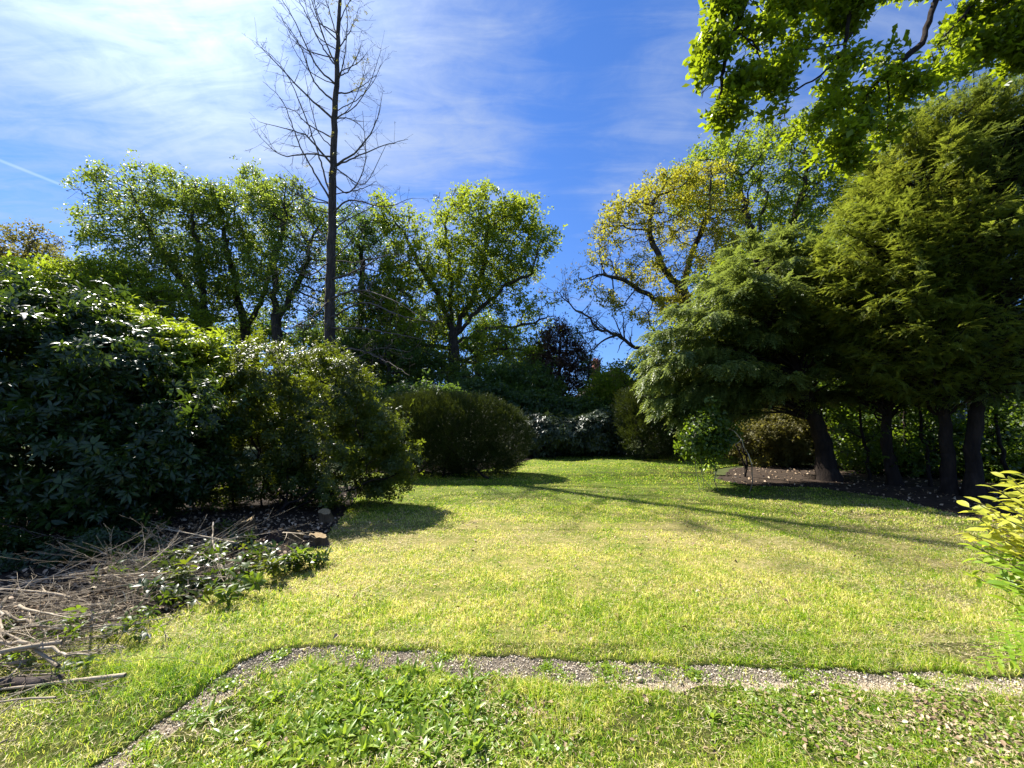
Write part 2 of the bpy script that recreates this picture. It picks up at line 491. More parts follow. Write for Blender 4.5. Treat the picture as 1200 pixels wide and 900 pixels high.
# ------------------------------------------------------------------ skeletons
def grow(nodes, parent, attr, D, kill, maxit=260, up=0.0, jit=.12, rg=rng):
    """space colonisation: extend the skeleton until every attractor is reached"""
    nodes = [np.array(n, float) for n in nodes]; parent = list(parent)
    A = np.array(attr); alive = np.ones(len(A), bool)
    N = np.array(nodes)
    dist = np.full(len(A), 1e9); near = np.zeros(len(A), int)
    for i in range(0, len(N), 64):
        dd = np.linalg.norm(A[:, None] - N[None, i:i + 64], axis=2); j = dd.argmin(1); m = dd[np.arange(len(A)), j]
        b = m < dist; dist[b] = m[b]; near[b] = j[b] + i
    for it in range(maxit):
        alive &= dist > kill
        if not alive.any(): break
        ids = near[alive]; vec = norm(A[alive] - N[ids])
        un, inv = np.unique(ids, return_inverse=True)
        S = np.zeros((len(un), 3)); np.add.at(S, inv, vec)
        S = norm(S) + rg.normal(0, jit, S.shape); S[:, 2] += up
        new = N[un] + norm(S) * D
        dd = np.linalg.norm(A[:, None] - new[None], axis=2)
        dd[~alive] = 1e9
        j = dd.argmin(1); m = dd[np.arange(len(A)), j]
        b = (m < dist - 1e-4) & alive
        used = np.unique(j[b])
        if len(used) == 0:
            # stuck attractors are dropped one by one
            alive[np.where(alive)[0][dist[alive].argmin()]] = False
            continue
        remap = -np.ones(len(new), int); remap[used] = np.arange(len(used)) + len(N)
        dist[b] = m[b]; near[b] = remap[j[b]]
        N = np.concatenate([N, new[used]]); parent += [int(x) for x in un[used]]
        if len(N) > 9000: break
    return N, np.array(parent)


def radii(N, par, rbase, rtip, expo=2.3):
    n = len(N); cnt = np.zeros(n); kids = np.bincount(par[par >= 0], minlength=n)
    cnt[kids == 0] = 1
    for i in range(n - 1, 0, -1):
        cnt[par[i]] += cnt[i]
    r = rtip + (rbase - rtip) * ((cnt - .9) / cnt[0]) ** (1 / expo)
    return np.maximum(r, rtip), kids, cnt


def tubes(mb, N, par, r, sel, k=6, rg=rng, rnd=None):
    """tube mesh along the edges par[i]->i for i in sel"""
    n = len(N)
    main = -np.ones(n, int)
    for i in range(n - 1, 0, -1):
        p = par[i]
        if p >= 0 and (main[p] < 0 or r[i] > r[main[p]]): main[p] = i
    T = np.zeros((n, 3))
    ok = par >= 0
    T[ok] += norm(N[ok] - N[par[ok]])
    hm = main >= 0
    T[hm] += norm(N[main[hm]] - N[hm])
    T = norm(T)
    sel = np.asarray(sel)
    ref = np.array([.12, 1, .07])
    def ring(c, t, rad):
        u = norm(np.cross(t, ref)); w = np.cross(t, u)
        a = np.arange(k) * 2 * math.pi / k
        return c[:, None] + rad[:, None, None] * (u[:, None] * np.cos(a)[None, :, None] + w[:, None] * np.sin(a)[None, :, None])
    p = par[sel]
    ism = main[p] == sel
    t0 = np.where(ism[:, None], T[p], norm(N[sel] - N[p]))
    r0 = np.where(ism, r[p], np.minimum(r[p], r[sel] * 1.12))
    A = ring(N[p], t0, r0); B = ring(N[sel], T[sel], r[sel])
    m = len(sel)
    V = np.concatenate([A, B], axis=1).reshape(-1, 3)
    base = np.arange(m)[:, None] * 2 * k
    q = np.arange(k); q2 = (q + 1) % k
    F = np.stack([base + q, base + q2, base + q2 + k, base + q + k], axis=2).reshape(-1, 4)
    mb.add(V, [F], np.repeat(rg.random(m) if rnd is None else np.full(m, rnd), 2 * k))


def chain(pts, D):
    """polyline resampled to steps of about D"""
    out = [np.array(pts[0], float)]
    for a, b in zip(pts[:-1], pts[1:]):
        a = np.array(a, float); b = np.array(b, float)
        m = max(1, int(round(np.linalg.norm(b - a) / D)))
        for i in range(1, m + 1): out.append(a + (b - a) * i / m)
    return out


def blob_pts(blobs, n, shell=0.0, rg=rng, zmin=.3):
    """points inside a union of ellipsoids given as (px, py, Y, rx_px, ry_px, rdepth)"""
    C = np.array([P(b[0], b[1], b[2]) for b in blobs])
    Rr = np.array([(b[3] * b[2] / FPX, b[5], b[4] * b[2] / FPX) for b in blobs])
    w = Rr.prod(1) ** (2 / 3); w /= w.sum()
    i = rg.choice(len(blobs), n, p=w)
    d = norm(rg.normal(size=(n, 3)))
    rad = rg.random(n) ** (1 / 3)
    rad = shell * (1 - np.abs(rg.normal(0, .10, n))) + (1 - shell) * rad if shell else rad
    pts = C[i] + d * rad[:, None] * Rr[i]
    q = ((pts[:, None] - C[None]) / Rr[None]); q = (q ** 2).sum(2)
    if shell:
        # keep only what is not deep inside another blob
        q2 = q.copy(); q2[np.arange(n), i] = 9
        keep = q2.min(1) > .55
    else:
        keep = np.ones(n, bool)
    keep &= pts[:, 2] > zmin
    nrm = norm((pts - C[i]) / Rr[i] ** 2)
    return pts[keep], nrm[keep]


def vnoise(p, scale, seed=0):
    """cheap smooth 3-D noise in 0..1"""
    r = np.random.default_rng(seed); v = 0
    for j in range(5):
        k = r.normal(size=3) * scale * (1 + .5 * j); v = v + np.sin(p @ k + r.random() * 6.28) / (1 + .3 * j)
    return .5 + v / 5.2


def rand_rot(n, tilt, rg=rng):
    """random heading, z axis tilted by a normal angle"""
    d = rg.normal(size=(n, 3)); d[:, 2] *= .35
    up = rg.normal(0, tilt, (n, 3)); up[:, 2] += 1
    return frames(d, norm(up), 0, rg)


OAK_T = [tuft(9, .145, .09, .105, s) for s in range(5)]
FINE_T = [tuft(8, .12, .07, .085, 20 + s) for s in range(4)]
NEAR_T = [tuft(9, .09, .054, .052, 40 + s) for s in range(6)]
SMALL_T = [tuft(9, .07, .042, .05, 60 + s) for s in range(4)]


def tree(name, label, cat, base, trunk_pts, limbs, blobs, leaf, tufts, bark=None, rbase=.4, rtip=.012, D=.5, natt=520, dens=2.6, lmul=2.3,
         leaves=3, spread=.25, group=None, seed=1, gap=.32, gscale=.5, size=1.0, kill=None, expo=1.9, bare=(), flare=.5, zmin=.5, extra_leaf=None):
    """trunk_pts: polyline from the base; limbs: [(index of the trunk point it leaves, polyline)]"""
    rg = np.random.default_rng(seed)
    bark = bark or M_BARK
    root = empty(name, base, label, cat, group)
    tr = chain([base] + list(trunk_pts), D)
    for i in range(1, len(tr)):
        tr[i] = tr[i] + rg.normal(0, D * .06, 3) * (i > 1)
    nodes = list(tr); par = [-1] + list(range(len(tr) - 1)); nt = len(tr)
    for frac, pts in limbs:
        i0 = min(int(frac * (nt - 1)), nt - 1)
        ch = chain([tr[i0]] + [np.array(p) for p in pts], D)
        prev = i0
        for q in ch[1:]:
            nodes.append(q + rg.normal(0, D * (.16 if D > .2 else .05), 3)); par.append(prev); prev = len(nodes) - 1
    natt = int(natt * dens); leaves = int(round(leaves * lmul)); D = D * .8; kill = kill * .8 if kill else None
    att, _ = blob_pts(blobs, natt, .0, rg, zmin)
    # low, non-leafy part of the trunk attracts nothing: grow from all nodes
    N, par = grow(nodes, par, att, D, kill or D * 1.4, jit=.2, rg=rg)
    for b in bare:                      # bare limbs that keep only a few twigs
        pass
    r, kids, cnt = radii(N, par, rbase, rtip, expo)
    r[:nt] *= 1 + flare * np.exp(-np.array([q[2] for q in N[:nt]]) / .5)
    ids = np.arange(1, len(N))
    tk = ids[ids < nt]; br = ids[ids >= nt]
    mb = MB(); tubes(mb, N, par, r, tk, 10, rg); mb.build('trunk', bark, root)
    comp = -np.ones(len(N), int)
    for i in range(nt, len(N)):
        comp[i] = i if par[i] < nt else comp[par[i]]
    small = MB()
    for c_ in np.unique(comp[comp >= 0]):
        mem = np.where(comp == c_)[0]
        mb = MB() if len(mem) > 60 else small
        bg_ = mem[r[mem] > .05]; sm = mem[r[mem] <= .05]
        if len(bg_): tubes(mb, N, par, r, bg_, 7, rg)
        if len(sm): tubes(mb, N, par, r, sm, 3 if D > .2 else 4, rg)
        if mb is not small: mb.build('limb', bark, root)
    mb = small
    # foliage at the thin ends
    tip = np.where(cnt <= 2)[0]; tip = tip[tip >= nt]
    pos = np.repeat(N[tip], leaves, axis=0) + rg.normal(0, spread, (len(tip) * leaves, 3))
    if gap > 0:
        pos = pos[vnoise(pos, gscale * 2.2, seed + 3) > gap]
        if D > .25: pos = pos[vnoise(pos, .8, seed + 8) > .33]
    if extra_leaf is not None: pos = np.concatenate([pos, extra_leaf(rg)])
    # short twigs that carry the leaf tufts
    src = N[tip][rg.integers(0, len(tip), min(len(tip), 1500))]
    if len(src):
        dst = src + rg.normal(0, spread * 1.1, src.shape)
        nn = np.concatenate([src, dst]); pp = np.concatenate([np.full(len(src), -1), np.arange(len(src))])
        tubes(mb, nn, pp, np.full(len(nn), rtip * .7), np.arange(len(src), 2 * len(src)), 3, rg)
    mb.build('twigs', bark, root)['kind'] = 'stuff'
    lb = MB(); which = rg.integers(0, len(tufts), len(pos))
    for j, t in enumerate(tufts):
        s_ = which == j
        scatter(lb, t, pos[s_], rand_rot(s_.sum(), .55, rg), size * rg.uniform(.6, 1.45, s_.sum()), rg=rg)
    lb.build('crown', leaf, root)
    return root


def shrub(name, label, cat, blobs, leaf, tmpl, n, base=None, stems=8, size=1.0, shell=.75, group=None, seed=1, gap=.3, gscale=1.2,
          outward=.7, bark=None, rbase=.05, inner=.25, natt=160, crown='foliage', upbias=.5, D=.22, axis='z', roll=.4, zmin=.12, lv=.35, spread=.35, bumpy=.55, wild=.3):
    """a bush: stems that colonise the volume, leaf rosettes or sprigs near its surface"""
    rg = np.random.default_rng(seed)
    C = np.array([P(b[0], b[1], b[2]) for b in blobs])
    if base is None: base = np.array([C[:, 0].mean(), C[:, 1].mean(), 0.0])
    base = np.array(base, float)
    root = empty(name, base, label, cat, group)
    # stems
    nodes = [base + np.array([0, 0, .02])]; par = [-1]
    for i in range(stems):
        c = C[i % len(C)]
        a = base + np.array([rg.normal(0, spread), rg.normal(0, spread * .6), .0])
        if i % 2: a[:2] = a[:2] * .5 + c[:2] * .5
        tgt = c + rg.normal(0, .25, 3)
        nodes.append(a); par.append(0)
        prev = len(nodes) - 1
        for q in chain([a, a * .6 + tgt * .4 + rg.normal(0, .12, 3), tgt], D)[1:]:
            nodes.append(q + rg.normal(0, D * .15, 3)); par.append(prev); prev = len(nodes) - 1
    att, _ = blob_pts(blobs, natt, .3, rg, .3)
    N, par = grow(nodes, par, att, D, D * 1.5, 120, jit=.25, rg=rg)
    r, kids, cnt = radii(N, par, rbase * 2.2, .004, 2.2)
    r = np.minimum(r, rbase)
    comp = np.arange(len(N))
    for i in range(1, len(N)):
        if par[i] != 0: comp[i] = comp[par[i]]
    for c_ in np.unique(comp[1:]):
        mem = np.where(comp == c_)[0]; mem = mem[par[mem] > 0]
        if len(mem):
            mb = MB(); tubes(mb, N, par, r, mem, 5, rg); mb.build('stem', bark or M_BARKR, root)
    pts, nr = blob_pts(blobs, int(n * 1.5), shell, rg, zmin)
    p2, n2 = blob_pts(blobs, int(n * inner), 0, rg, zmin)
    pts = np.concatenate([pts, p2]); nr = np.concatenate([nr, n2])
    keep = vnoise(pts, gscale * 2.2, seed + 5) > gap
    pts = pts[keep]; nr = nr[keep]
    sh = rg.choice(len(pts), max(1, len(pts) // 22), replace=False)      # stray shoots reach out of the mound
    if bumpy > .2: pts[sh] += norm(nr[sh] + (0, 0, .7)) * rg.exponential(.13, (len(sh), 1))
    pts = pts + nr * ((vnoise(pts, 3.2, seed + 9) - .5) * bumpy + (vnoise(pts, 8.0, seed + 19) - .5) * bumpy * .5)[:, None]
    k2 = pts[:, 2] > zmin * .6; pts = pts[k2]; nr = nr[k2]
    pts = pts + rg.normal(0, .05, pts.shape)
    ax = norm(nr * outward + np.array([0, 0, upbias]) + rg.normal(0, wild, nr.shape))
    if axis == 'z':
        tang = rg.normal(size=ax.shape); tang = norm(tang - (tang * ax).sum(1)[:, None] * ax)
        M = np.stack([tang, np.cross(ax, tang), ax], axis=2)
    else:
        M = frames(ax, (0, 0, 1), roll, rg)
    lb = MB(); which = rg.integers(0, len(tmpl), len(pts))
    for j, t in enumerate(tmpl):
        s_ = which == j
        scatter(lb, t, pts[s_], M[s_], size * rg.uniform(.75, 1.2, s_.sum()), lv=lv, rg=rg)
    lb.build(crown, leaf, root)
    return root


# ------------------------------------------------------------------ ground
def inpoly(p, poly):
    x, y = p[:, 0], p[:, 1]; c = np.zeros(len(p), bool); n = len(poly)
    for i in range(n):
        x1, y1 = poly[i][:2]; x2, y2 = poly[(i + 1) % n][:2]
        if y1 == y2: continue
        t = ((y1 > y) != (y2 > y)) & (x < (x2 - x1) * (y - y1) / (y2 - y1) + x1)
        c ^= t
    return c


def ragged(poly, step, jit, seed):
    rg = np.random.default_rng(seed); out = []
    n = len(poly)
    for i in range(n):
        a = np.array(poly[i][:2], float); b = np.array(poly[(i + 1) % n][:2], float)
        L = np.linalg.norm(b - a); m = max(1, min(int(L / step), 400))
        for q in range(m):
            c = a + (b - a) * q / m
            w = np.array([math.sin(c[0] * 7.3 + c[1] * 3.1 + seed) + .6 * math.sin(c[0] * 17.0 - c[1] * 9 + seed), math.sin(c[0] * 9.1 - c[1] * 4.0) + .6 * math.sin(c[0] * 21 + c[1] * 13)])
            out.append(c + w * jit + rg.normal(0, jit * .6, 2))
    return np.array(out)


def sheet(name, poly, z0, z1, mat, label=None, kind='structure'):
    """flat ground sheet at z1 with a skirt down to z0"""
    n = len(poly)
    tri = tessellate_polygon([[Vector((p[0], p[1], 0)) for p in poly]])
    top = np.c_[poly, np.full(n, z1)]; bot = np.c_[poly, np.full(n, z0)]
    mb = MB(); q = np.arange(n); q2 = (q + 1) % n
    T = np.array(tri)
    a, b, c = poly[T[:, 0]], poly[T[:, 1]], poly[T[:, 2]]
    neg = np.cross(b - a, c - a) < 0
    T[neg] = T[neg][:, ::-1]
    mb.add(np.concatenate([top, bot]), [T, np.stack([q, q + n, q2 + n, q2], 1)])
    o = mb.build(name, mat, smooth=False)
    tag(o, label, None, None, kind)
    return o


def g2(px, py): return G(px, py)[:2]


ground = np.array([(-400, -400), (400, -400), (400, 400), (-400, 400)], float)
sheet('ground', ground, -1, -.012, M_GROUND, 'open ground with thin grass reaching beyond the garden')

# lawn beyond the path, raised a little over it
lawn_poly = [g2(348, 757), g2(470, 762), g2(600, 770), g2(760, 778), g2(900, 783), g2(1060, 788), g2(1210, 794), (7.2, 2.4), (8.5, 3.2), (9.2, 4.6),
             g2(1235, 625), g2(1130, 606), g2(1040, 584), g2(960, 572), g2(880, 570), g2(838, 562), g2(835, 550), g2(905, 541), (14, 17), (13, 21), g2(760, 533.5), g2(700, 533), g2(640, 535),
             (0.5, 17), (-1.2, 13.5), (-5.0, 12.8), g2(440, 563), g2(420, 580), g2(400, 608), g2(370, 640), g2(330, 665), g2(262, 690), g2(205, 722),
             g2(120, 742), g2(40, 756), g2(-60, 764), (-5.2, 1.5), (-5.2, .2), (-1.9, .2), g2(92, 907), g2(158, 865), g2(210, 830), g2(280, 778), g2(312, 764)]
LAWN = ragged(lawn_poly, .06, .018, 3)
verge_poly = [g2(338, 781), g2(470, 788), g2(600, 800), g2(760, 810), g2(900, 808), g2(1060, 813), g2(1215, 818), (7.2, 2.1), (7.2, .1), (-1.3, .1), g2(142, 905), g2(195, 868), g2(245, 835), g2(305, 790)]
VERGE = ragged(verge_poly, .05, .028, 4)
LZ = .011
sheet('lawn', LAWN, -.02, LZ, M_TURF, 'sunlit lawn with green grass and straw-coloured worn patches')
sheet('grass_verge', VERGE, -.02, LZ, M_TURF, 'weedy grass verge in front of the gravel path')
path_poly = [(-1.6, .3), g2(70, 890), g2(200, 800), g2(320, 745), g2(600, 755), g2(1230, 780), (7.5, 2.7), (7.5, 1.7), g2(1230, 830), g2(700, 830), g2(400, 800), g2(240, 900), (-1.0, .3)]
sheet('path', np.array(path_poly), -.02, -.004, M_GRAVEL, 'narrow overgrown gravel path bending towards the camera on the left')
bed_l = [(-3.2, 1.0), g2(40, 850), g2(160, 760), g2(215, 715), g2(340, 655), g2(420, 600), g2(440, 572), (-4.5, 10.5), (-7, 11.5), (-14, 12), (-14, 1)]
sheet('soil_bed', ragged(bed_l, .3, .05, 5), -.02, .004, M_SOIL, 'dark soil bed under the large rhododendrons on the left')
bed_r = [g2(838, 563), g2(880, 571), g2(960, 573), g2(1040, 585), g2(1130, 607), g2(1235, 626), (15, 5), (20, 8), (20, 14), g2(960, 545), g2(860, 548)]
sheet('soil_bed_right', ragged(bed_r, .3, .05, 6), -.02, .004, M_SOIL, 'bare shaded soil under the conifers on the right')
bed_f = [(-5, 13.1), (-1, 13.4), (.6, 16.8), (1.0, 18.6), (8, 20.6), (13, 21.3), (13, 26), (-6, 26)]
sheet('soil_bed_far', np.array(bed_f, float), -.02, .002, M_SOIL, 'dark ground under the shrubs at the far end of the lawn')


def view_pts(n_per, rmin, rmax, rg, halfw=1.42):
    """random ground points in the wedge seen by the camera, n_per per square metre"""
    area = .5 * (2 * halfw) * (rmax ** 2 - rmin ** 2)
    n = int(area * n_per)
    y = np.sqrt(rg.random(n) * (rmax ** 2 - rmin ** 2) + rmin ** 2)
    x = (rg.random(n) * 2 - 1) * halfw * y
    return np.c_[x, y]


def blade_tmpl(seed, bend):
    # tapered bent blade of height 1, width 1 (scaled separately)
    v = np.array([(-.5, 0, 0), (.5, 0, 0), (.38, bend * .25, .5), (-.38, bend * .25, .5), (0, bend, .92)])
    return v


def grass_field(name, label, polys, rings, hfun, seed, mat=None, z=LZ):
    rg = np.random.default_rng(seed)
    mb = MB()
    for (r0, r1, dens, w) in rings:
        p = view_pts(dens, r0, r1, rg)
        ok = np.zeros(len(p), bool)
        for q in polys: ok |= inpoly(p, q)
        p = p[ok]
        # tussocks: density follows noise
        p3 = np.c_[p, np.zeros(len(p))]
        nz = vnoise(p3, 5.5, 11) * .5 + vnoise(p3, 1.6, 12) * .5
        keep = rg.random(len(p)) < np.clip(.30 + (nz - .3) * 1.9, .15, 1)
        p = p[keep]; nz = nz[keep]; n = len(p)
        h = hfun(p, rg) * rg.uniform(.4, 1.35, n) * (.45 + 1.1 * nz * (.6 + .8 * vnoise(p3[keep], 22, 15)))
        a = rg.random(n) * 6.283; lean = rg.normal(0, .95, (n, 2))
        ux, uy = np.cos(a), np.sin(a)
        W_ = w * rg.uniform(.6, 1.4, n)
        V = np.zeros((n, 5, 3))
        b = np.c_[p, np.full(n, z - .004)]
        side = np.c_[ux, uy, np.zeros(n)] * (W_ / 2)[:, None]
        mid = b + np.c_[lean * .22 * h[:, None], h * .55]
        tip = b + np.c_[lean * .75 * h[:, None], h * np.clip(1 - .3 * (lean ** 2).sum(1), .35, 1)]
        V[:, 0] = b - side; V[:, 1] = b + side; V[:, 2] = mid + side * .8; V[:, 3] = mid - side * .8; V[:, 4] = tip
        o = (np.arange(n) * 5)[:, None]
        mb.add(V.reshape(-1, 3), [o + np.array([[0, 1, 2, 3]]), o + np.array([[3, 2, 4]])], np.repeat(rg.random(n), 5))
    o = mb.build(name, mat or M_BLADE)
    return tag(o, label, 'grass', None, 'stuff')


def h_lawn(p, rg):
    # higher near the camera on the left, and along the path edge
    h = np.full(len(p), .036)
    h += .03 * np.clip(1 - np.abs(p[:, 1] - 2.75) / .25, 0, 1) + .022 * np.clip((-.9 - p[:, 0]) / 1.2, 0, 1) * (p[:, 1] < 2.8)
    h += .012 * (p[:, 1] < 4)
    return h


grass_field('grass', 'short lawn grass, green with yellowed patches', [LAWN],
            [(1.5, 3.2, 15000, .0034), (3.2, 5.2, 6500, .0055), (5.2, 8.5, 2400, .009), (8.5, 14, 700, .015), (14, 23, 260, .026)], h_lawn, 21)
grass_field('verge_grass', 'longer uneven grass on the verge by the path', [VERGE], [(1.2, 3.2, 17000, .0040)], lambda p, rg: .024 + .045 * vnoise(np.c_[p, p[:, 0] * 0], 7, 91), 22)


grass_field('path_grass', 'sparse grass tufts creeping over the gravel path', [np.array(path_poly)], [(1.2, 3.4, 3000, .004)], lambda p, rg: .050 * np.clip((vnoise(np.c_[p, p[:, 0] * 0], 6.0, 77) - .44) * 7, 0.04, 1), 23, z=0)


def straw(name, label, polys, rings, mat, seed, L=.05, w=.004, z=LZ):
    rg = np.random.default_rng(seed); mb = MB()
    for (r0, r1, dens, sc) in rings:
        p = view_pts(dens, r0, r1, rg); ok = np.zeros(len(p), bool)
        for q in polys: ok |= inpoly(p, q)
        p = p[ok]; nz = vnoise(np.c_[p, p[:, 0] * 0], 2.2, 31); p = p[rg.random(len(p)) < np.clip(nz * 1.6 - .3, .15, 1)]
        n = len(p); a = rg.random(n) * 6.283
        d = np.c_[np.cos(a), np.sin(a), rg.uniform(-.15, .35, n)]
        s = np.c_[-np.sin(a), np.cos(a), np.zeros(n)] * (w * sc * rg.uniform(.6, 1.5, n))[:, None]
        l = (L * sc ** .5 * rg.uniform(.4, 1.4, n))[:, None]
        b = np.c_[p, np.full(n, z + .006) + rg.uniform(0, .028, n)]
        V = np.stack([b - s, b + s, b + d * l], 1)
        o = (np.arange(n) * 3)[:, None]
        mb.add(V.reshape(-1, 3), [o + np.array([[0, 1, 2]])], np.repeat(rg.random(n), 3))
    o = mb.build(name, mat); return tag(o, label, 'dry grass', None, 'stuff')


straw('dry_grass', 'dead straw-coloured grass lying flat in the turf', [LAWN, VERGE], [(1.3, 3.4, 4000, .7), (3.4, 6, 1500, 1.0), (6, 10, 350, 1.6)], M_STRAW, 24, w=.0019, L=.045)

# gravel on the path
rg = np.random.default_rng(33)
p = view_pts(9000, 1.3, 3.6, rg)
PATHA = np.array(path_poly)
p = p[inpoly(p, PATHA) & ~inpoly(p, LAWN) & ~inpoly(p, VERGE)]
ico = np.array([(1, 0, 0), (-1, 0, 0), (0, 1, 0), (0, -1, 0), (0, 0, .7), (0, 0, -.7)], float)
icof = np.array([(0, 2, 4), (2, 1, 4), (1, 3, 4), (3, 0, 4), (2, 0, 5), (1, 2, 5), (3, 1, 5), (0, 3, 5)])
mb = MB(); stone_t = (ico, [icof], np.zeros(6, int))
s = .0035 * np.exp(rg.normal(0, .45, len(p)))
scatter(mb, stone_t, np.c_[p, s * .4], rand_rot(len(p), .6, rg), s, lv=0, rg=rg)
tag(mb.build('gravel', M_STONE, smooth=False), 'pale grey and brown gravel on the path', 'gravel', None, 'stuff')

# dead leaves: a curled leaf template
def curled(seed):
    r = random.Random(seed); v, f = leaf_long(1, .62, r.uniform(.3, .9), r.uniform(-.5, .5))
    return v - np.array([.5, 0, 0]), f, np.zeros(len(v), int)
CURL = [curled(s) for s in range(4)]


def litter(name, label, pts, size, seed, mat=M_LITTER, z=.01, zj=.02, tilt=.45):
    rg = np.random.default_rng(seed); mb = MB(); w = rg.integers(0, 4, len(pts))
    for j in range(4):
        s_ = w == j; q = pts[s_]
        scatter(mb, CURL[j], np.c_[q, z + np.abs(rg.normal(0, zj, len(q)))], rand_rot(len(q), tilt, rg), size * rg.uniform(.5, 1.3, len(q)), lv=0, rg=rg)
    return tag(mb.build(name, mat), label, 'leaves', None, 'stuff')


rg = np.random.default_rng(41)
BEDL = np.array(bed_l); BEDR = np.array(bed_r)
p = np.concatenate([view_pts(170, 2, 7, rg, 1.5), view_pts(50, 7, 12, rg, 1.2)]); p = p[inpoly(p, BEDL) & ~inpoly(p, LAWN)]
litter('leaf_litter', 'pinkish brown dead leaves on the soil below the left rhododendrons', p, .055, 42)
p = view_pts(16, 6, 17, rg, 1.5); p = p[inpoly(p, BEDR)]
litter('leaf_litter', 'scattered brown leaves on the shaded soil below the right conifers', p, .07, 43)
p = view_pts(60, 1.3, 3, rg); p = p[inpoly(p, VERGE)]
q = view_pts(2600, 1.3, 2.9, rg); q = q[inpoly(q, VERGE)]
c = np.exp(-(((q - g2(1110, 855)) / np.array([.60, .26])) ** 2).sum(1)) * .9 + .012; q1 = q[rg.random(len(q)) < c]
c = np.exp(-(((q - g2(625, 840)) / np.array([.16, .12])) ** 2).sum(1)); q2_ = q[rg.random(len(q)) < c * .5]
litter('dead_leaves', 'dry brown leaves and chips lying on the near verge', np.concatenate([p * 1.0, q1, q2_]), .026, 44, z=LZ + .008, zj=.014)
p = view_pts(5, 3, 9, rg); p = p[inpoly(p, LAWN)]
q = view_pts(60, 5, 10, rg); q = q[inpoly(q, LAWN)]
c = np.exp(-(((q - g2(1050, 600)) / np.array([1.8, .8])) ** 2).sum(1)) ; q = q[rg.random(len(q)) < c]
p = np.concatenate([p, q])
litter('dead_leaves', 'small fallen leaves scattered over the lawn', p, .04, 45, z=LZ + .015, zj=.01)

# broad-leaved weeds
def weeds(name, label, pts, tm, size, seed, mat=L_WEED, z=LZ):
    rg = np.random.default_rng(seed); mb = MB(); w = rg.integers(0, len(tm), len(pts))
    for j, t in enumerate(tm):
        s_ = w == j; q = pts[s_]; n = len(q)
        scatter(mb, t, np.c_[q, np.full(n, z)], rand_rot(n, .18, rg), size * rg.uniform(.5, 1.25, n), rg=rg)
    return tag(mb.build(name, mat), label, 'weeds', None, 'stuff')


DANDY = [rosette(8, 1, .26, 70 + s, .5, .75) for s in range(4)]
CLOVER = [tuft(10, .42, .36, .35, 80 + s, .45) for s in range(4)]
for t in CLOVER: t[0][:, 2] = np.abs(t[0][:, 2]) + .1
q = view_pts(560, 1.3, 3, rg); q = q[inpoly(q, VERGE)]
nz = vnoise(np.c_[q, q[:, 0] * 0], 3, 5)
c = np.exp(-((np.abs((q - g2(440, 835)) / np.array([.62, .36])) ** 3).sum(1)))
pd = q[rg.random(len(q)) < np.clip(c * .9 + .03 * (nz > .6), 0, 1)]
weeds('weeds', 'lush broad-leaved weeds growing in a patch on the near verge', pd, DANDY, .072, 51)
q = view_pts(1300, 1.3, 3.1, rg); nz = vnoise(np.c_[q, q[:, 0] * 0], 3, 9)
edge = np.exp(-((q[:, 1] - 2.35) / .12) ** 2)
pc = q[inpoly(q, VERGE) & (rg.random(len(q)) < np.clip((nz - .40) * 1.8 + edge * .35 + .05, 0, .85))]
weeds('weeds', 'small round-leaved weeds mixed in the verge grass', pc, CLOVER, .045, 52)
q = view_pts(900, 2.2, 3.2, rg); le = (inpoly(q, LAWN) | (inpoly(q, PATHA) & (rg.random(len(q)) < .25))) & ~inpoly(q, VERGE)
yb = 2.62 + 0 * q[:, 0]
for k_, (cx_, cy_, w_) in enumerate([(520, 772, .07), (640, 782, .05), (712, 786, .08), (815, 792, .05), (935, 792, .09), (1075, 800, .05), (430, 768, .05), (225, 838, .06), (265, 805, .05), (175, 875, .05), (330, 768, .07)]):
    c_ = g2(cx_, cy_); pw = c_ + np.random.default_rng(k_).normal(0, w_ * .55, (34, 2))
    weeds('weed_clump', ['clump of small leaves growing across the gravel path', 'leafy tuft rooted in the gravel path'][k_ % 2] + ' at its ' + ['second gap from the bend', 'third gap from the bend', 'middle', 'right of the middle', 'widest green bridge', 'far right stretch', 'first gap from the bend', 'slanting left arm, halfway', 'slanting left arm, near the bend', 'slanting left arm, lowest part', 'bend'][k_], pw, CLOVER, .040, 560 + k_, z=0)
pe = q[le & (rg.random(len(q)) < np.exp(-((q[:, 1] - 2.72) / .09) ** 2) * (.35 + .6 * (vnoise(np.c_[q, q[:, 0] * 0], 4, 2) > .62)))]
weeds('weeds', 'clover and weed leaves along the far edge of the gravel path', pe, CLOVER, .042, 53)

exec_part = None
# ------------------------------------------------------------------ houses beyond the garden
M_BRICK = rough_mat('red_brick', [(0, (.16, .06, .045)), (.5, (.26, .10, .075)), (1, (.36, .17, .13))], 6, .9, .2, useatt=.0)
M_TILE = rough_mat('roof_tile', [(0, (.03, .022, .02)), (.5, (.06, .045, .038)), (1, (.10, .075, .06))], 5, .8, .4)
M_WHITE = rough_mat('white_paint', [(0, (.70, .70, .68)), (1, (.82, .82, .80))], 5, .5, 0)
mg = bpy.data.materials.new('window_glass'); mg.use_nodes = True
b_ = mg.node_tree.nodes['Principled BSDF']; b_.inputs['Base Color'].default_value = (.02, .03, .04, 1); b_.inputs['Roughness'].default_value = .05


def box(mb, x0, x1, y0, y1, z0, z1):
    v = np.array([(x, y, z) for z in (z0, z1) for x, y in ((x0, y0), (x1, y0), (x1, y1), (x0, y1))], float)
    mb.add(v, [np.array([(0, 3, 2, 1), (4, 5, 6, 7), (0, 1, 5, 4), (1, 2, 6, 5), (2, 3, 7, 6), (3, 0, 4, 7)])])


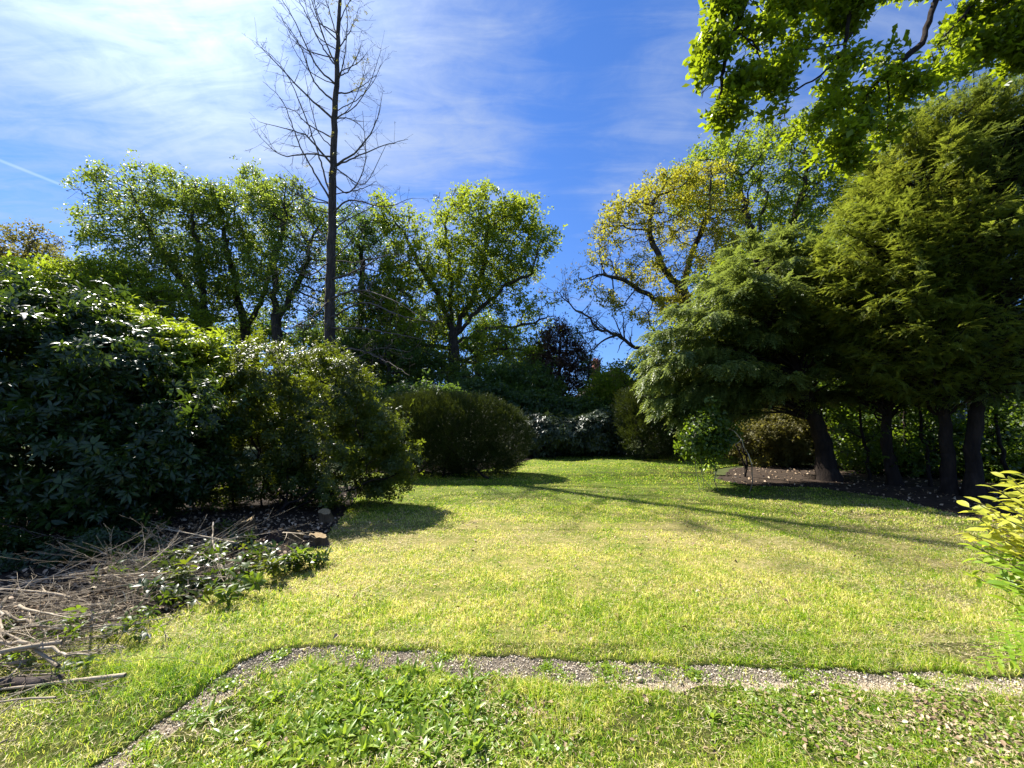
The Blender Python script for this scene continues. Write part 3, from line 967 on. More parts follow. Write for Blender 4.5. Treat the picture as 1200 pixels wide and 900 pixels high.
def house(label, cx, y0, wid, dep, eave, ridge, wins, gable_front=True, chim=None):
    root = empty('brick_house', (cx, y0, 0), label, 'house')
    x0, x1, y1 = cx - wid / 2, cx + wid / 2, y0 + dep
    mb = MB()
    if gable_front:
        v = np.array([(x0, y0, 0), (x1, y0, 0), (x1, y0, eave), (cx, y0, ridge), (x0, y0, eave), (x0, y1, 0), (x1, y1, 0), (x1, y1, eave), (cx, y1, ridge), (x0, y1, eave)])
        mb.add(v, [np.array([(0, 1, 2, 3, 4), (9, 8, 7, 6, 5)]), np.array([(0, 4, 9, 5), (1, 6, 7, 2)])])
    else:
        ym = (y0 + y1) / 2
        v = np.array([(x0, y0, 0), (x0, y1, 0), (x0, y1, eave), (x0, ym, ridge), (x0, y0, eave), (x1, y0, 0), (x1, y1, 0), (x1, y1, eave), (x1, ym, ridge), (x1, y0, eave)])
        mb.add(v, [np.array([(4, 3, 2, 1, 0), (5, 6, 7, 8, 9)]), np.array([(0, 5, 9, 4), (1, 2, 7, 6)])])
    mb.build('wall', M_BRICK, root, False)
    mb = MB(); o_ = .45; t = .18
    def slab(a, b, c, d):
        a, b, c, d = [np.array(q, float) for q in (a, b, c, d)]
        u = np.array([0, 0, t]); V = np.array([a, b, c, d, a + u, b + u, c + u, d + u])
        mb.add(V, [np.array([(0, 3, 2, 1), (4, 5, 6, 7), (0, 1, 5, 4), (1, 2, 6, 5), (2, 3, 7, 6), (3, 0, 4, 7)])])
    if gable_front:
        k = (ridge - eave) / (wid / 2)
        slab((x0 - o_, y0 - o_, eave - k * o_ + .01), (cx, y0 - o_, ridge + .01), (cx, y1 + o_, ridge + .01), (x0 - o_, y1 + o_, eave - k * o_ + .01))
        slab((cx, y0 - o_, ridge + .01), (x1 + o_, y0 - o_, eave - k * o_ + .01), (x1 + o_, y1 + o_, eave - k * o_ + .01), (cx, y1 + o_, ridge + .01))
    else:
        k = (ridge - eave) / (dep / 2); ym = (y0 + y1) / 2
        slab((x0 - o_, y0 - o_, eave - k * o_ + .01), (x1 + o_, y0 - o_, eave - k * o_ + .01), (x1 + o_, ym, ridge + .01), (x0 - o_, ym, ridge + .01))
        slab((x0 - o_, ym, ridge + .01), (x1 + o_, ym, ridge + .01), (x1 + o_, y1 + o_, eave - k * o_ + .01), (x0 - o_, y1 + o_, eave - k * o_ + .01))
    rf = mb.build('roof', M_TILE, root, False)
    if chim:
        mb = MB(); box(mb, chim[0] - .4, chim[0] + .4, chim[1], chim[1] + .8, chim[2], chim[3])
        box(mb, chim[0] - .47, chim[0] + .47, chim[1] - .07, chim[1] + .87, chim[3] + .002, chim[3] + .15)
        box(mb, chim[0] - .25, chim[0] - .02, chim[1] + .25, chim[1] + .5, chim[3] + .152, chim[3] + .45)
        box(mb, chim[0] + .05, chim[0] + .28, chim[1] + .25, chim[1] + .5, chim[3] + .152, chim[3] + .4)
        c_ = mb.build('chimney', M_BRICK, root, False)
    for (wx, wz, ww, wh) in wins:
        mb = MB(); fr = .09; yy0, yy1 = y0 - .06, y0 + .05
        box(mb, wx - ww / 2, wx + ww / 2, yy0, yy1, wz + wh - fr, wz + wh); box(mb, wx - ww / 2 - .06, wx + ww / 2 + .06, yy0 - .06, yy1, wz - .05, wz + fr)
        box(mb, wx - ww / 2, wx - ww / 2 + fr, yy0 + .002, yy1, wz + fr, wz + wh - fr); box(mb, wx + ww / 2 - fr, wx + ww / 2, yy0 + .002, yy1, wz + fr, wz + wh - fr)
        box(mb, wx - .035, wx + .035, yy0 + .004, yy1, wz + fr, wz + wh - fr)
        f = mb.build('window', M_WHITE, root, False)
        mb = MB(); box(mb, wx - ww / 2 + fr, wx + ww / 2 - fr, y0 - .02, y0 + .03, wz + fr, wz + wh - fr)
        pn = mb.build('pane', mg, root, False); pn.parent = f
        # keep the pane where it was built
        pn.location = (0, 0, 0)
    return root


# ------------------------------------------------------------------ trees beyond the lawn
def T(px, Y): return GX(px, Y)


def put_trees():
    tree('broadleaf_tree', 'olive-brown leafy tree at the far left edge behind the rhododendrons', 'tree', T(12, 31), [P(14, 400, 31), P(16, 330, 31)],
         [(.9, [P(0, 290, 31)]), (1, [P(40, 280, 31)])], [(15, 300, 31, 55, 42, 3), (55, 320, 31, 42, 30, 2.5), (-40, 310, 31, 50, 45, 3)], L_OLIVE, FINE_T, rbase=.3, leaves=3, seed=11, size=1.5, natt=420, D=.5)
    tree('broadleaf_tree', 'low bright green tree between the olive-brown tree and the big oaks on the left', 'tree', T(110, 24), [P(110, 430, 24), P(112, 390, 24)],
         [(.9, [P(70, 350, 24)]), (1, [P(150, 345, 24)])], [(80, 345, 24, 60, 40, 2.5), (140, 345, 24, 60, 42, 2.5), (200, 370, 24, 40, 35, 2.0)], L_OAK, FINE_T, rbase=.28, leaves=4, seed=12, size=1.4, natt=520, D=.42, gap=.2)
    tree('oak_tree', 'wide oak on the left whose crown spreads furthest left', 'tree', T(246, 28), [P(246, 410, 28), P(240, 370, 28)],
         [(.95, [P(215, 330, 28), P(180, 280, 28), P(160, 240, 28)]), (1, [P(235, 310, 28.5), P(225, 250, 28)]), (.9, [P(200, 375, 28), P(150, 350, 27)])],
         [(150, 250, 28, 50, 52, 3.5), (215, 250, 28.5, 50, 52, 3.5), (175, 305, 28, 70, 50, 4), (130, 215, 27.5, 22, 16, 2), (185, 215, 28, 25, 18, 2), (235, 320, 28, 50, 50, 3), (150, 340, 27, 45, 30, 3), (210, 375, 28, 60, 24, 2.5)],
         L_OAKL, OAK_T, rbase=.36, leaves=3, seed=13, natt=800, D=.48, gap=.44, lmul=2.5, gscale=1.3, size=1.15, spread=.3)
    tree('oak_tree', 'middle oak of the three on the left, forked near its base', 'tree', T(290, 30), [P(289, 420, 30), P(286, 385, 30)],
         [(.9, [P(310, 340, 30), P(322, 290, 30)]), (1, [P(275, 330, 30), P(262, 270, 30)])],
         [(250, 235, 30, 30, 24, 2.4), (262, 265, 30, 42, 48, 3), (305, 262, 30, 38, 55, 3), (285, 325, 30, 55, 45, 3.5), (300, 215, 30, 18, 14, 2), (275, 375, 30, 36, 22, 2)],
         L_OAKL, OAK_T, rbase=.34, leaves=3, seed=14, natt=560, D=.5, gap=.44, lmul=2.5, gscale=1.3, size=1.2, spread=.3)
    tree('oak_tree', 'oak on the left just beside the tall bare tree', 'tree', T(328, 27), [P(327, 410, 27), P(322, 370, 27)],
         [(.95, [P(350, 330, 27), P(365, 280, 27)]), (1, [P(322, 310, 27), P(335, 250, 27)])],
         [(310, 235, 27, 26, 26, 2.4), (345, 262, 27, 38, 52, 3), (375, 300, 27, 38, 60, 3), (335, 330, 27, 45, 45, 3), (370, 360, 27, 35, 35, 2.5), (340, 220, 27, 20, 14, 2)],
         L_OAKL, OAK_T, rbase=.32, leaves=3, seed=15, natt=600, D=.46, gap=.43, lmul=2.5, gscale=1.3, size=1.1, spread=.28)
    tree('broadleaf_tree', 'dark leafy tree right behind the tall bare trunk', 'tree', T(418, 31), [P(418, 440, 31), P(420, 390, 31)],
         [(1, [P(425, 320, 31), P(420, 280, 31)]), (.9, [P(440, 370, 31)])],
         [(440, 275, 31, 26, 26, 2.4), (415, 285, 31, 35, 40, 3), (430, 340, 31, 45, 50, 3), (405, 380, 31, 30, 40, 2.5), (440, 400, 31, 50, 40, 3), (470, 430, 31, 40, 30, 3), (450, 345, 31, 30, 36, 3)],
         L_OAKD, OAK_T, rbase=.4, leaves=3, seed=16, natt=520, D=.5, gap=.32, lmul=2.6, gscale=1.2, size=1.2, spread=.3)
    tree('oak_tree', 'broad open oak in the middle of the picture behind the clipped hedge', 'tree', T(532, 30), [P(533, 440, 30), P(532, 410, 30), P(530, 385, 30)],
         [(1.0, [P(515, 350, 30), P(490, 310, 30), P(470, 265, 30)]), (1.0, [P(528, 340, 30), P(525, 290, 30), P(522, 250, 30)]),
          (.95, [P(552, 355, 30), P(568, 310, 30), P(572, 260, 30)]), (.92, [P(560, 365, 29), P(590, 335, 29), P(625, 320, 29)]),
          (.8, [P(500, 405, 30), P(470, 385, 30), P(445, 378, 30)]), (.72, [P(565, 415, 29), P(595, 408, 28), P(620, 412, 28)]),
          (.85, [P(570, 385, 30), P(605, 382, 30), P(640, 372, 30)])],
         [(468, 262, 30, 28, 28, 2.5), (522, 250, 30, 22, 26, 2.2), (565, 250, 30, 34, 32, 3), (608, 262, 30, 34, 28, 3), (636, 285, 30, 22, 14, 2), (600, 245, 30, 18, 14, 1.6), (540, 228, 30, 12, 14, 1.4), (450, 240, 30, 14, 14, 1.5),
          (490, 310, 30, 50, 35, 3.5), (560, 305, 30, 50, 35, 3.5), (605, 315, 30, 36, 22, 3), (460, 355, 30, 35, 30, 3), (545, 350, 30, 50, 25, 3.5),
          (615, 362, 29, 45, 20, 3), (640, 375, 29, 25, 14, 2), (480, 400, 29.5, 50, 30, 3), (590, 410, 28, 50, 26, 3), (530, 430, 28, 40, 20, 2)],
         L_OAKC, OAK_T, rbase=.46, leaves=3, seed=17, natt=1100, D=.46, gap=.47, lmul=2.6, gscale=1.4, size=1.3, spread=.28, kill=.6)
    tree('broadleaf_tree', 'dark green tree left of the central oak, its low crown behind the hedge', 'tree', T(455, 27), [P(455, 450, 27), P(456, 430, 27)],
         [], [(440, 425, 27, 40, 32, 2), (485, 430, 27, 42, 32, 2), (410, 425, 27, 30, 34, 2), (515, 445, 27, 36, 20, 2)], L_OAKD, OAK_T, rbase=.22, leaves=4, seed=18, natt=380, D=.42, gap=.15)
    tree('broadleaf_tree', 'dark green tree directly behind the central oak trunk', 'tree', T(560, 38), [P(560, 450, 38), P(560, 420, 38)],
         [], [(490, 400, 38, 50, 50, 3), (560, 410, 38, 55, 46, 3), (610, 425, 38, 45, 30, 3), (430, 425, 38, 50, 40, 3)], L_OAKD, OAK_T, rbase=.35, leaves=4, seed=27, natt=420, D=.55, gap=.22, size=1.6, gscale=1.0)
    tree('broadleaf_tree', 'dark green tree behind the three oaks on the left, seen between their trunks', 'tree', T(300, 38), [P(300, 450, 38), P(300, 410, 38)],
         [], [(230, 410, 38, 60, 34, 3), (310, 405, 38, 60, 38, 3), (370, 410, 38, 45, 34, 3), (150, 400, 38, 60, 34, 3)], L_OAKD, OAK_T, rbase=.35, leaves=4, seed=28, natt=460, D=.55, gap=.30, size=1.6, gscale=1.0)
    tree('copper_tree', 'narrow dark purple-leaved tree right of the central oak', 'tree', T(655, 27), [P(655, 470, 27), P(656, 430, 27), P(656, 395, 27)],
         [], [(655, 400, 27, 24, 26, 1.6), (650, 440, 27, 32, 32, 2), (672, 430, 27, 24, 32, 1.6), (650, 470, 27, 28, 18, 1.5)], L_COPPER, FINE_T, rbase=.16, leaves=4, seed=19, natt=420, D=.36, gap=.25, size=1.25)
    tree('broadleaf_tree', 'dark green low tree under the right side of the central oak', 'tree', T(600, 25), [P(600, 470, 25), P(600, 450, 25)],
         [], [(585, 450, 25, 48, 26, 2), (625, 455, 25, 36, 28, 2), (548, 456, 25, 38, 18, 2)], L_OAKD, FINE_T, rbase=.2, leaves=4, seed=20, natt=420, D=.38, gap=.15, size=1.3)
    tree('young_tree', 'thin grey-green young tree against the sky right of the purple tree', 'tree', T(690, 26), [P(690, 470, 26), P(690, 430, 26)],
         [(1, [P(692, 405, 26)])], [(685, 400, 26, 18, 22, 1.2), (690, 435, 26, 18, 25, 1.2), (705, 455, 26, 20, 20, 1.2)], L_OAKD, SMALL_T, rbase=.08, leaves=2, seed=21, natt=200, D=.35, gap=.3, size=1.5)
    tree('broadleaf_tree', 'light green rounded tree in front of the distant roof', 'tree', T(730, 24), [P(730, 480, 24), P(728, 460, 24)],
         [], [(715, 455, 24, 28, 22, 1.6), (745, 448, 24, 34, 30, 2), (700, 478, 24, 42, 20, 1.6), (770, 470, 24, 36, 30, 1.6), (740, 482, 24, 40, 16, 1.4)], L_OAK, FINE_T, rbase=.18, leaves=4, seed=22, natt=460, D=.36, gap=.16, size=1.2)
    # golden oak with its bare limb
    tree('oak_tree', 'golden yellow-leaved oak right of the gap of open sky', 'tree', T(812, 24), [P(810, 440, 24), P(806, 380, 24), P(800, 345, 24)],
         [(1, [P(775, 310, 24), P(760, 270, 24), P(765, 235, 24)]), (.97, [P(765, 350, 24), P(735, 330, 23.5), P(705, 322, 23)]), (1, [P(810, 300, 24.5), P(830, 250, 24.5)]),
          (.8, [P(780, 400, 23), P(765, 385, 23)]), (.9, [P(840, 340, 24), P(870, 300, 24)])],
         [(692, 322, 23.5, 24, 14, 1.4), (712, 296, 24, 24, 18, 1.6), (706, 270, 24, 18, 14, 1.3), (734, 250, 24, 26, 18, 2), (768, 228, 24, 26, 20, 2), (800, 218, 24, 26, 18, 2.2), (832, 215, 24, 24, 22, 2.2), (850, 250, 24, 28, 26, 2.4),
          (770, 270, 24, 32, 20, 2.2), (812, 265, 24, 34, 24, 2.4), (745, 318, 23.5, 32, 20, 2), (795, 315, 24, 38, 22, 2.4), (845, 300, 24, 36, 26, 2.4), (728, 352, 23, 26, 16, 1.6), (765, 362, 23.5, 30, 20, 2), (810, 358, 24, 34, 26, 2.2), (860, 345, 24, 34, 28, 2.2), (690, 340, 23, 14, 8, 1)],
         L_GOLD, FINE_T, rbase=.38, leaves=3, seed=23, natt=1200, D=.36, gap=.47, lmul=2.3, gscale=1.6, size=1.2, spread=.22, kill=.5)
    tree('oak_tree', 'tall green oak behind the golden oak, leaning towards the overhanging branches', 'tree', T(905, 27), [P(902, 430, 27), P(895, 350, 27), P(885, 290, 27)],
         [(1, [P(870, 240, 27), P(865, 200, 27)]), (.95, [P(925, 270, 27), P(945, 215, 27)]), (1, [P(900, 230, 27)]), (.8, [P(950, 310, 27), P(975, 260, 27)])],
         [(835, 185, 27, 26, 20, 2.4), (868, 172, 27, 28, 20, 2.6), (905, 165, 27, 30, 22, 2.8), (945, 165, 27, 32, 26, 3), (985, 180, 27, 36, 36, 3), (830, 225, 27.5, 34, 26, 3), (880, 220, 27, 50, 34, 3.5), (945, 225, 27, 50, 40, 3.5),
          (788, 208, 27, 14, 11, 1.2), (900, 285, 27, 60, 40, 3), (985, 250, 27, 45, 60, 3), (808, 238, 27, 20, 20, 2)],
         L_OAK, OAK_T, rbase=.42, leaves=3, seed=24, natt=1000, D=.48, gap=.40, lmul=2.5, gscale=1.3, size=1.15, spread=.3)
    tree('broadleaf_tree', 'broad dark tree added for shade behind the conifers, hidden but for bits between them', 'tree', T(985, 17), [P(985, 480, 17), P(985, 440, 17)],
         [], [(960, 380, 16.5, 70, 50, 2.2), (1050, 370, 16, 60, 60, 2.2), (1110, 340, 15.5, 60, 60, 2.2), (1000, 320, 17, 70, 50, 2.4)], L_OAKD, OAK_T, rbase=.28, leaves=4, seed=26, natt=420, D=.42, gap=.1)  # added tree, placed to throw shade on the shrubs at the right
    tree('broadleaf_tree', 'green tree filling the gap between the golden oak and the drooping conifer', 'tree', T(850, 20), [P(850, 460, 20), P(850, 420, 20)],
         [], [(880, 330, 19, 60, 40, 2.5), (960, 400, 18, 60, 60, 2.5), (860, 380, 20, 60, 50, 2.5), (800, 410, 20, 45, 40, 2), (920, 360, 20, 60, 60, 2.5), (790, 450, 20, 40, 30, 1.6)], L_OAK, OAK_T, rbase=.28, leaves=4, seed=25, natt=420, D=.42, gap=.15)  # nearer, hidden crown masses added to shade the right background


def bare_limb(root, pts, r0, r1, D, twigs, seed, bark, name='limb', tl=1.0, leaf=None, wig=.16):
    """an irregular bare limb with forked twigs, as a part of a tree"""
    rg = np.random.default_rng(seed)
    ch = chain(pts, D); N = [ch[0]]; par = [-1]; r = [r0]
    for i, q in enumerate(ch[1:], 1):
        N.append(q + rg.normal(0, D * (.12 if wig > .1 else .04), 3)); par.append(len(N) - 2); r.append(r0 + (r1 - r0) * i / (len(ch) - 1))
    m = len(N)
    def tw(start, d, L, rad, depth):
        n = max(3, int(L / (D * .55))); prev = start; p_ = np.array(N[start]); dd = norm(d)
        for i in range(n):
            dd = norm(dd + rg.normal(0, wig, 3) + np.array([0, 0, .05])); p_ = p_ + dd * L / n
            N.append(p_); par.append(prev); r.append(rad * (1 - .75 * (i + 1) / n)); prev = len(N) - 1
            if depth and rg.random() < (.5 if wig > .1 else .36):
                tw(prev, norm(dd + rg.normal(0, .6, 3)), L * rg.uniform(.25, .55) * (1 - .5 * i / n), rad * (1 - .7 * i / n) * .6, depth - 1)
    for j in range(twigs):
        i = int(m * (.25 + .75 * rg.random() ** .8)); i = min(i, m - 1)
        ax = norm(N[i] - N[i - 1]); d = norm(ax * .5 + rg.normal(0, .8, 3))
        tw(i, d, tl * rg.uniform(.4, 1.1), r[i] * .5, 2)
    N = np.array(N); par = np.array(par); r = np.maximum(np.array(r), .0045 if N[0, 1] > 8 else .003)
    mb = MB(); tubes(mb, N, par, r, np.arange(1, len(N)), 5, rg)
    # keep the start inside the parent stem
    o = mb.build(name, bark, root)
    return o, N


def bare_tree():
    Y = 18.5
    base = T(386, Y)
    root = empty('bare_tree', base, 'tall bare tree with a straight grey trunk rising over the left rhododendrons', 'tree')
    rg = np.random.default_rng(5)
    top = P(401, -110, Y)
    pts = [base, P(386, 420, Y), P(389, 250, Y), P(393, 120, Y), P(397, 20, Y), P(400, -80, Y), top]
    ch = chain(pts, .5); n = len(ch)
    N = np.array(ch); N[3:] += rg.normal(0, .02, (n - 3, 3)); par = np.arange(-1, n - 1)
    zt = N[:, 2] / N[-1, 2]
    r = .27 * (1 - zt) ** .9 + .02 + .25 * np.exp(-N[:, 2] / .6)
    mb = MB(); tubes(mb, N, par, r, np.arange(1, n), 12, rg); mb.build('trunk', M_BARKG, root)
    tr = N; rr = r
    def at_z(z): i = int(np.argmin(np.abs(tr[:, 2] - z))); return tr[i], rr[i]
    def limb(py, tip, mid, r0, seed, tl=1.0, tw=14):
        z = P(390, py, Y)[2]; s, _ = at_z(z)
        pts = [s] + [P(a, b, Y + c) for a, b, c in mid] + [P(tip[0], tip[1], Y + tip[2])]
        # rounded path through the points
        pts = catmull(pts, 5)
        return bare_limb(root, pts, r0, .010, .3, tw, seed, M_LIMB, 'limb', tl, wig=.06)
    L = [  # y on the trunk, tip, middle points, radius
        (238, (308, 95, 1), [(352, 172, .5), (332, 120, .8)], .055), (240, (300, 50, 2), [(368, 165, .8), (335, 85, 1.5)], .05), (196, (304, 143, -1), [(365, 165, -.5), (350, 155, -1)], .06),
        (180, (305, 160, -2), [(365, 180, -1), (330, 182, -1.5)], .05), (165, (330, 125, 1), [(360, 145, .5), (345, 130, .8)], .04), (140, (302, 52, -1), [(360, 112, -.5), (325, 75, -.8)], .06),
        (120, (320, 8, 1), [(368, 95, .5), (350, 50, .8)], .05), (105, (315, -20, -1), [(370, 75, -.5), (340, 15, -.8)], .05), (80, (325, -30, 1), [(375, 50, .5), (350, 0, .8)], .045),
        (75, (340, -60, -2), [(378, 40, -1), (360, -15, -1.5)], .04), (45, (360, -70, 1), [(385, 10, .5), (372, -30, .8)], .035),
        (110, (440, 88, .5), [(410, 108, .3), (425, 100, .4)], .045), (190, (448, 110, -1), [(420, 175, -.5), (440, 145, -.8)], .055), (192, (478, 163, 1), [(415, 185, .5), (450, 170, .8)], .05),
        (195, (452, 170, -2), [(405, 205, -1), (428, 215, -1.6)], .04), (215, (425, 130, .5), [(410, 225, .3), (428, 190, .5)], .04), (140, (428, 155, 1), [(405, 138, .5), (420, 145, .8)], .035),
        (85, (430, 62, -1), [(402, 82, -.4), (418, 75, -.7)], .035), (60, (420, 10, .5), [(405, 45, .3), (414, 28, .4)], .035), (30, (425, -30, 1), [(405, 10, .4), (418, -10, .7)], .03),
        (100, (405, 0, -1), [(403, 70, -.4), (407, 30, -.7)], .035), (255, (484, 232, -2), [(410, 235, -1), (450, 242, -1.6)], .05), (270, (455, 232, 1), [(405, 258, .5), (430, 246, .8)], .045),
        (330, (475, 298, -2.5), [(415, 318, -1), (450, 300, -2)], .05), (345, (500, 375, -4), [(420, 340, -1.5), (460, 352, -3)], .055), (372, (510, 378, -5), [(425, 355, -2), (470, 370, -4)], .05),
        (390, (495, 398, -5), [(425, 385, -2), (465, 392, -4)], .045), (405, (480, 440, -5), [(420, 410, -2), (455, 425, -4)], .045), (412, (478, 412, -4), [(415, 418, -1.5), (445, 408, -3)], .04),
        (300, (430, 250, -1), [(405, 290, -.4), (420, 268, -.7)], .035), (310, (322, 318, -2), [(365, 322, -1), (345, 318, -1.5)], .04), (355, (330, 388, -2), [(370, 368, -1), (350, 380, -1.5)], .04),
        (375, (340, 385, 1), [(372, 380, .5), (358, 382, .8)], .03), (280, (345, 240, 1), [(372, 270, .5), (358, 255, .8)], .035)]
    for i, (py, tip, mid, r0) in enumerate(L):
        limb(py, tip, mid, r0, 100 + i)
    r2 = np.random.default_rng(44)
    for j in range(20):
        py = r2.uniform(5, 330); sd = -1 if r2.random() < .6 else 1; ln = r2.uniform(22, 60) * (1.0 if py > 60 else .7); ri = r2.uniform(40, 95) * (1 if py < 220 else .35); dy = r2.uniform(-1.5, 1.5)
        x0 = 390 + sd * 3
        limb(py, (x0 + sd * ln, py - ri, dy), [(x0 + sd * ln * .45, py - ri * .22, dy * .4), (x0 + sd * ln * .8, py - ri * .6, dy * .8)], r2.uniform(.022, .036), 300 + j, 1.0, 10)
    # the few green shoots on it
    pos = []
    for (px, py, n_, s_) in ((420, 72, 10, .25), (423, 92, 10, .2), (421, 105, 8, .2), (413, 112, 4, .15), (396, 125, 5, .2), (397, 155, 4, .15), (396, 180, 4, .15),
                             (384, 207, 6, .2), (390, 5, 14, .5), (402, 20, 10, .4), (408, 12, 10, .35), (376, 360, 10, .2), (380, 345, 6, .2), (400, 60, 5, .3), (383, 380, 10, .2)):
        pos.append(P(px, py, Y - .3) + rg.normal(0, s_ * 1.3, (n_, 3)))
    pos = np.concatenate(pos); mb = MB()
    scatter(mb, SMALL_T[0], pos, rand_rot(len(pos), .6, rg), 1.0, rg=rg); mb.build('leaf_shoots', L_OLIVE, root)


def catmull(pts, m):
    pts = [np.array(p, float) for p in pts]; P4 = [2 * pts[0] - pts[1]] + pts + [2 * pts[-1] - pts[-2]]; out = []
    for i in range(1, len(P4) - 2):
        for j in range(m):
            t = j / m; a, b, c, d = P4[i - 1:i + 3]
            out.append(.5 * ((2 * b) + (-a + c) * t + (2 * a - 5 * b + 4 * c - d) * t * t + (-a + 3 * b - 3 * c + d) * t ** 3))
    out.append(pts[-1]); return out


def golden_limb():
    root = [o for o in bpy.data.objects if o.get('label', '').startswith('golden yellow')][0]
    rg = np.random.default_rng(3)
    pts = catmull([P(806, 425, 24), P(785, 415, 23.6), P(745, 406, 23.2), P(722, 392, 23), P(702, 386, 23), P(690, 372, 22.8), P(672, 360, 22.8), P(656, 343, 22.6)], 4)
    _, N = bare_limb(root, pts, .15, .03, .4, 34, 9, M_BARK, 'bare_limb', 1.9)
    pts = catmull([P(722, 392, 23), P(705, 400, 23), P(694, 410, 23), P(686, 414, 23)], 4)
    bare_limb(root, pts, .07, .02, .35, 10, 10, M_BARK, 'bare_limb', 1.0)
    sel = N[rg.integers(20, len(N), 260)]; mb = MB()
    pos = sel + rg.normal(0, .15, sel.shape)
    scatter(mb, SMALL_T[0], pos, rand_rot(len(pos), .6, rg), .9, rg=rg); mb.build('limb_leaves', L_OLIVE, root)


SPR_H = [spray(13, 200 + s, 46, .40, .085, .45) for s in range(5)]
SPR_Y = [spray(15, 220 + s, 58, .28, .075, .28) for s in range(5)]


def branchy(name, label, cat, trunk, blobs, leaf, sprays, nb, per, size, bark, rbase, seed, droop=.35, arch=.18, t0=.35, r_br=.035, hmin=.25, side=.9, group=None, trunks2=(), rnd=.15):
    """conifer: branches run from the trunk to the crown's surface, flat sprays along them"""
    rg = np.random.default_rng(seed)
    base = np.array(trunk[0]); root = empty(name, base, label, cat, group)
    tr = np.array(catmull(trunk, 6)); n = len(tr); par = np.arange(-1, n - 1)
    tt = np.linspace(0, 1, n); r = rbase * (1 - tt) ** .7 + .03; r *= 1 + .35 * np.exp(-(tr[:, 2]) / .3)
    tr[2:, :2] += rg.normal(0, .018, (n - 2, 2)) + .05 * np.c_[np.sin(tr[2:, 2] * 1.7 + seed), np.cos(tr[2:, 2] * 1.3)]; r *= rg.uniform(.92, 1.08, n)
    mb = MB(); tubes(mb, tr, par, r, np.arange(1, n), 12, rg); mb.build('trunk', bark, root)
    ends, nr = blob_pts(blobs, nb * 3, .85, rg, .6); ends = ends[:nb]
    mb = MB(); lp = []; ld = []
    for e in ends:
        # start on the trunk a little below the end's height
        zt = max(e[2] * rg.uniform(.62, .95), tr[-1, 2] * hmin)
        i = int(np.argmin(np.abs(tr[:, 2] - zt))); s = tr[i]
        L = np.linalg.norm(e - s); m = s * .45 + e * .55 + np.array([0, 0, arch * L])
        t = np.linspace(0, 1, 10)[:, None]
        c = (1 - t) ** 2 * s + 2 * t * (1 - t) * m + t * t * e
        c[1:] += rg.normal(0, .03, (9, 3))
        rr = np.linspace(min(r_br, r[i] * .6), .006, 10)
        tubes(mb, c, np.arange(-1, 9), rr, np.arange(1, 10), 4, rg)
        k = max(4, int(per * L)); tv = t0 + (1 - t0) * rg.random(k) ** .75
        q = tv * 9; a = np.minimum(q.astype(int), 8); f = (q - a)[:, None]
        pos = c[a] * (1 - f) + c[a + 1] * f; ax = norm(c[a + 1] - c[a])
        lat = norm(np.cross(ax, (0, 0, 1))); sg = rg.choice([-1, 1], k)[:, None]
        d = ax + lat * sg * side * rg.uniform(.2, 1.5, (k, 1)) + np.array([0, 0, -droop]) * rg.uniform(.2, 1.6, (k, 1)) + rg.normal(0, rnd, (k, 3))
        lp.append(pos + rg.normal(0, .05, pos.shape) * (1, 1, .6)); ld.append(d)
    mb.build('branches', bark, root)
    lp = np.concatenate(lp); ld = np.concatenate(ld)
    lb = MB(); w = rg.integers(0, len(sprays), len(lp)); M = frames(ld, (0, 0, 1), .35, rg)
    for j, t in enumerate(sprays):
        s_ = w == j; scatter(lb, t, lp[s_], M[s_], size * rg.uniform(.6, 1.2, s_.sum()), lv=.25, rg=rg)
    lb.build('crown', leaf, root)
    return root


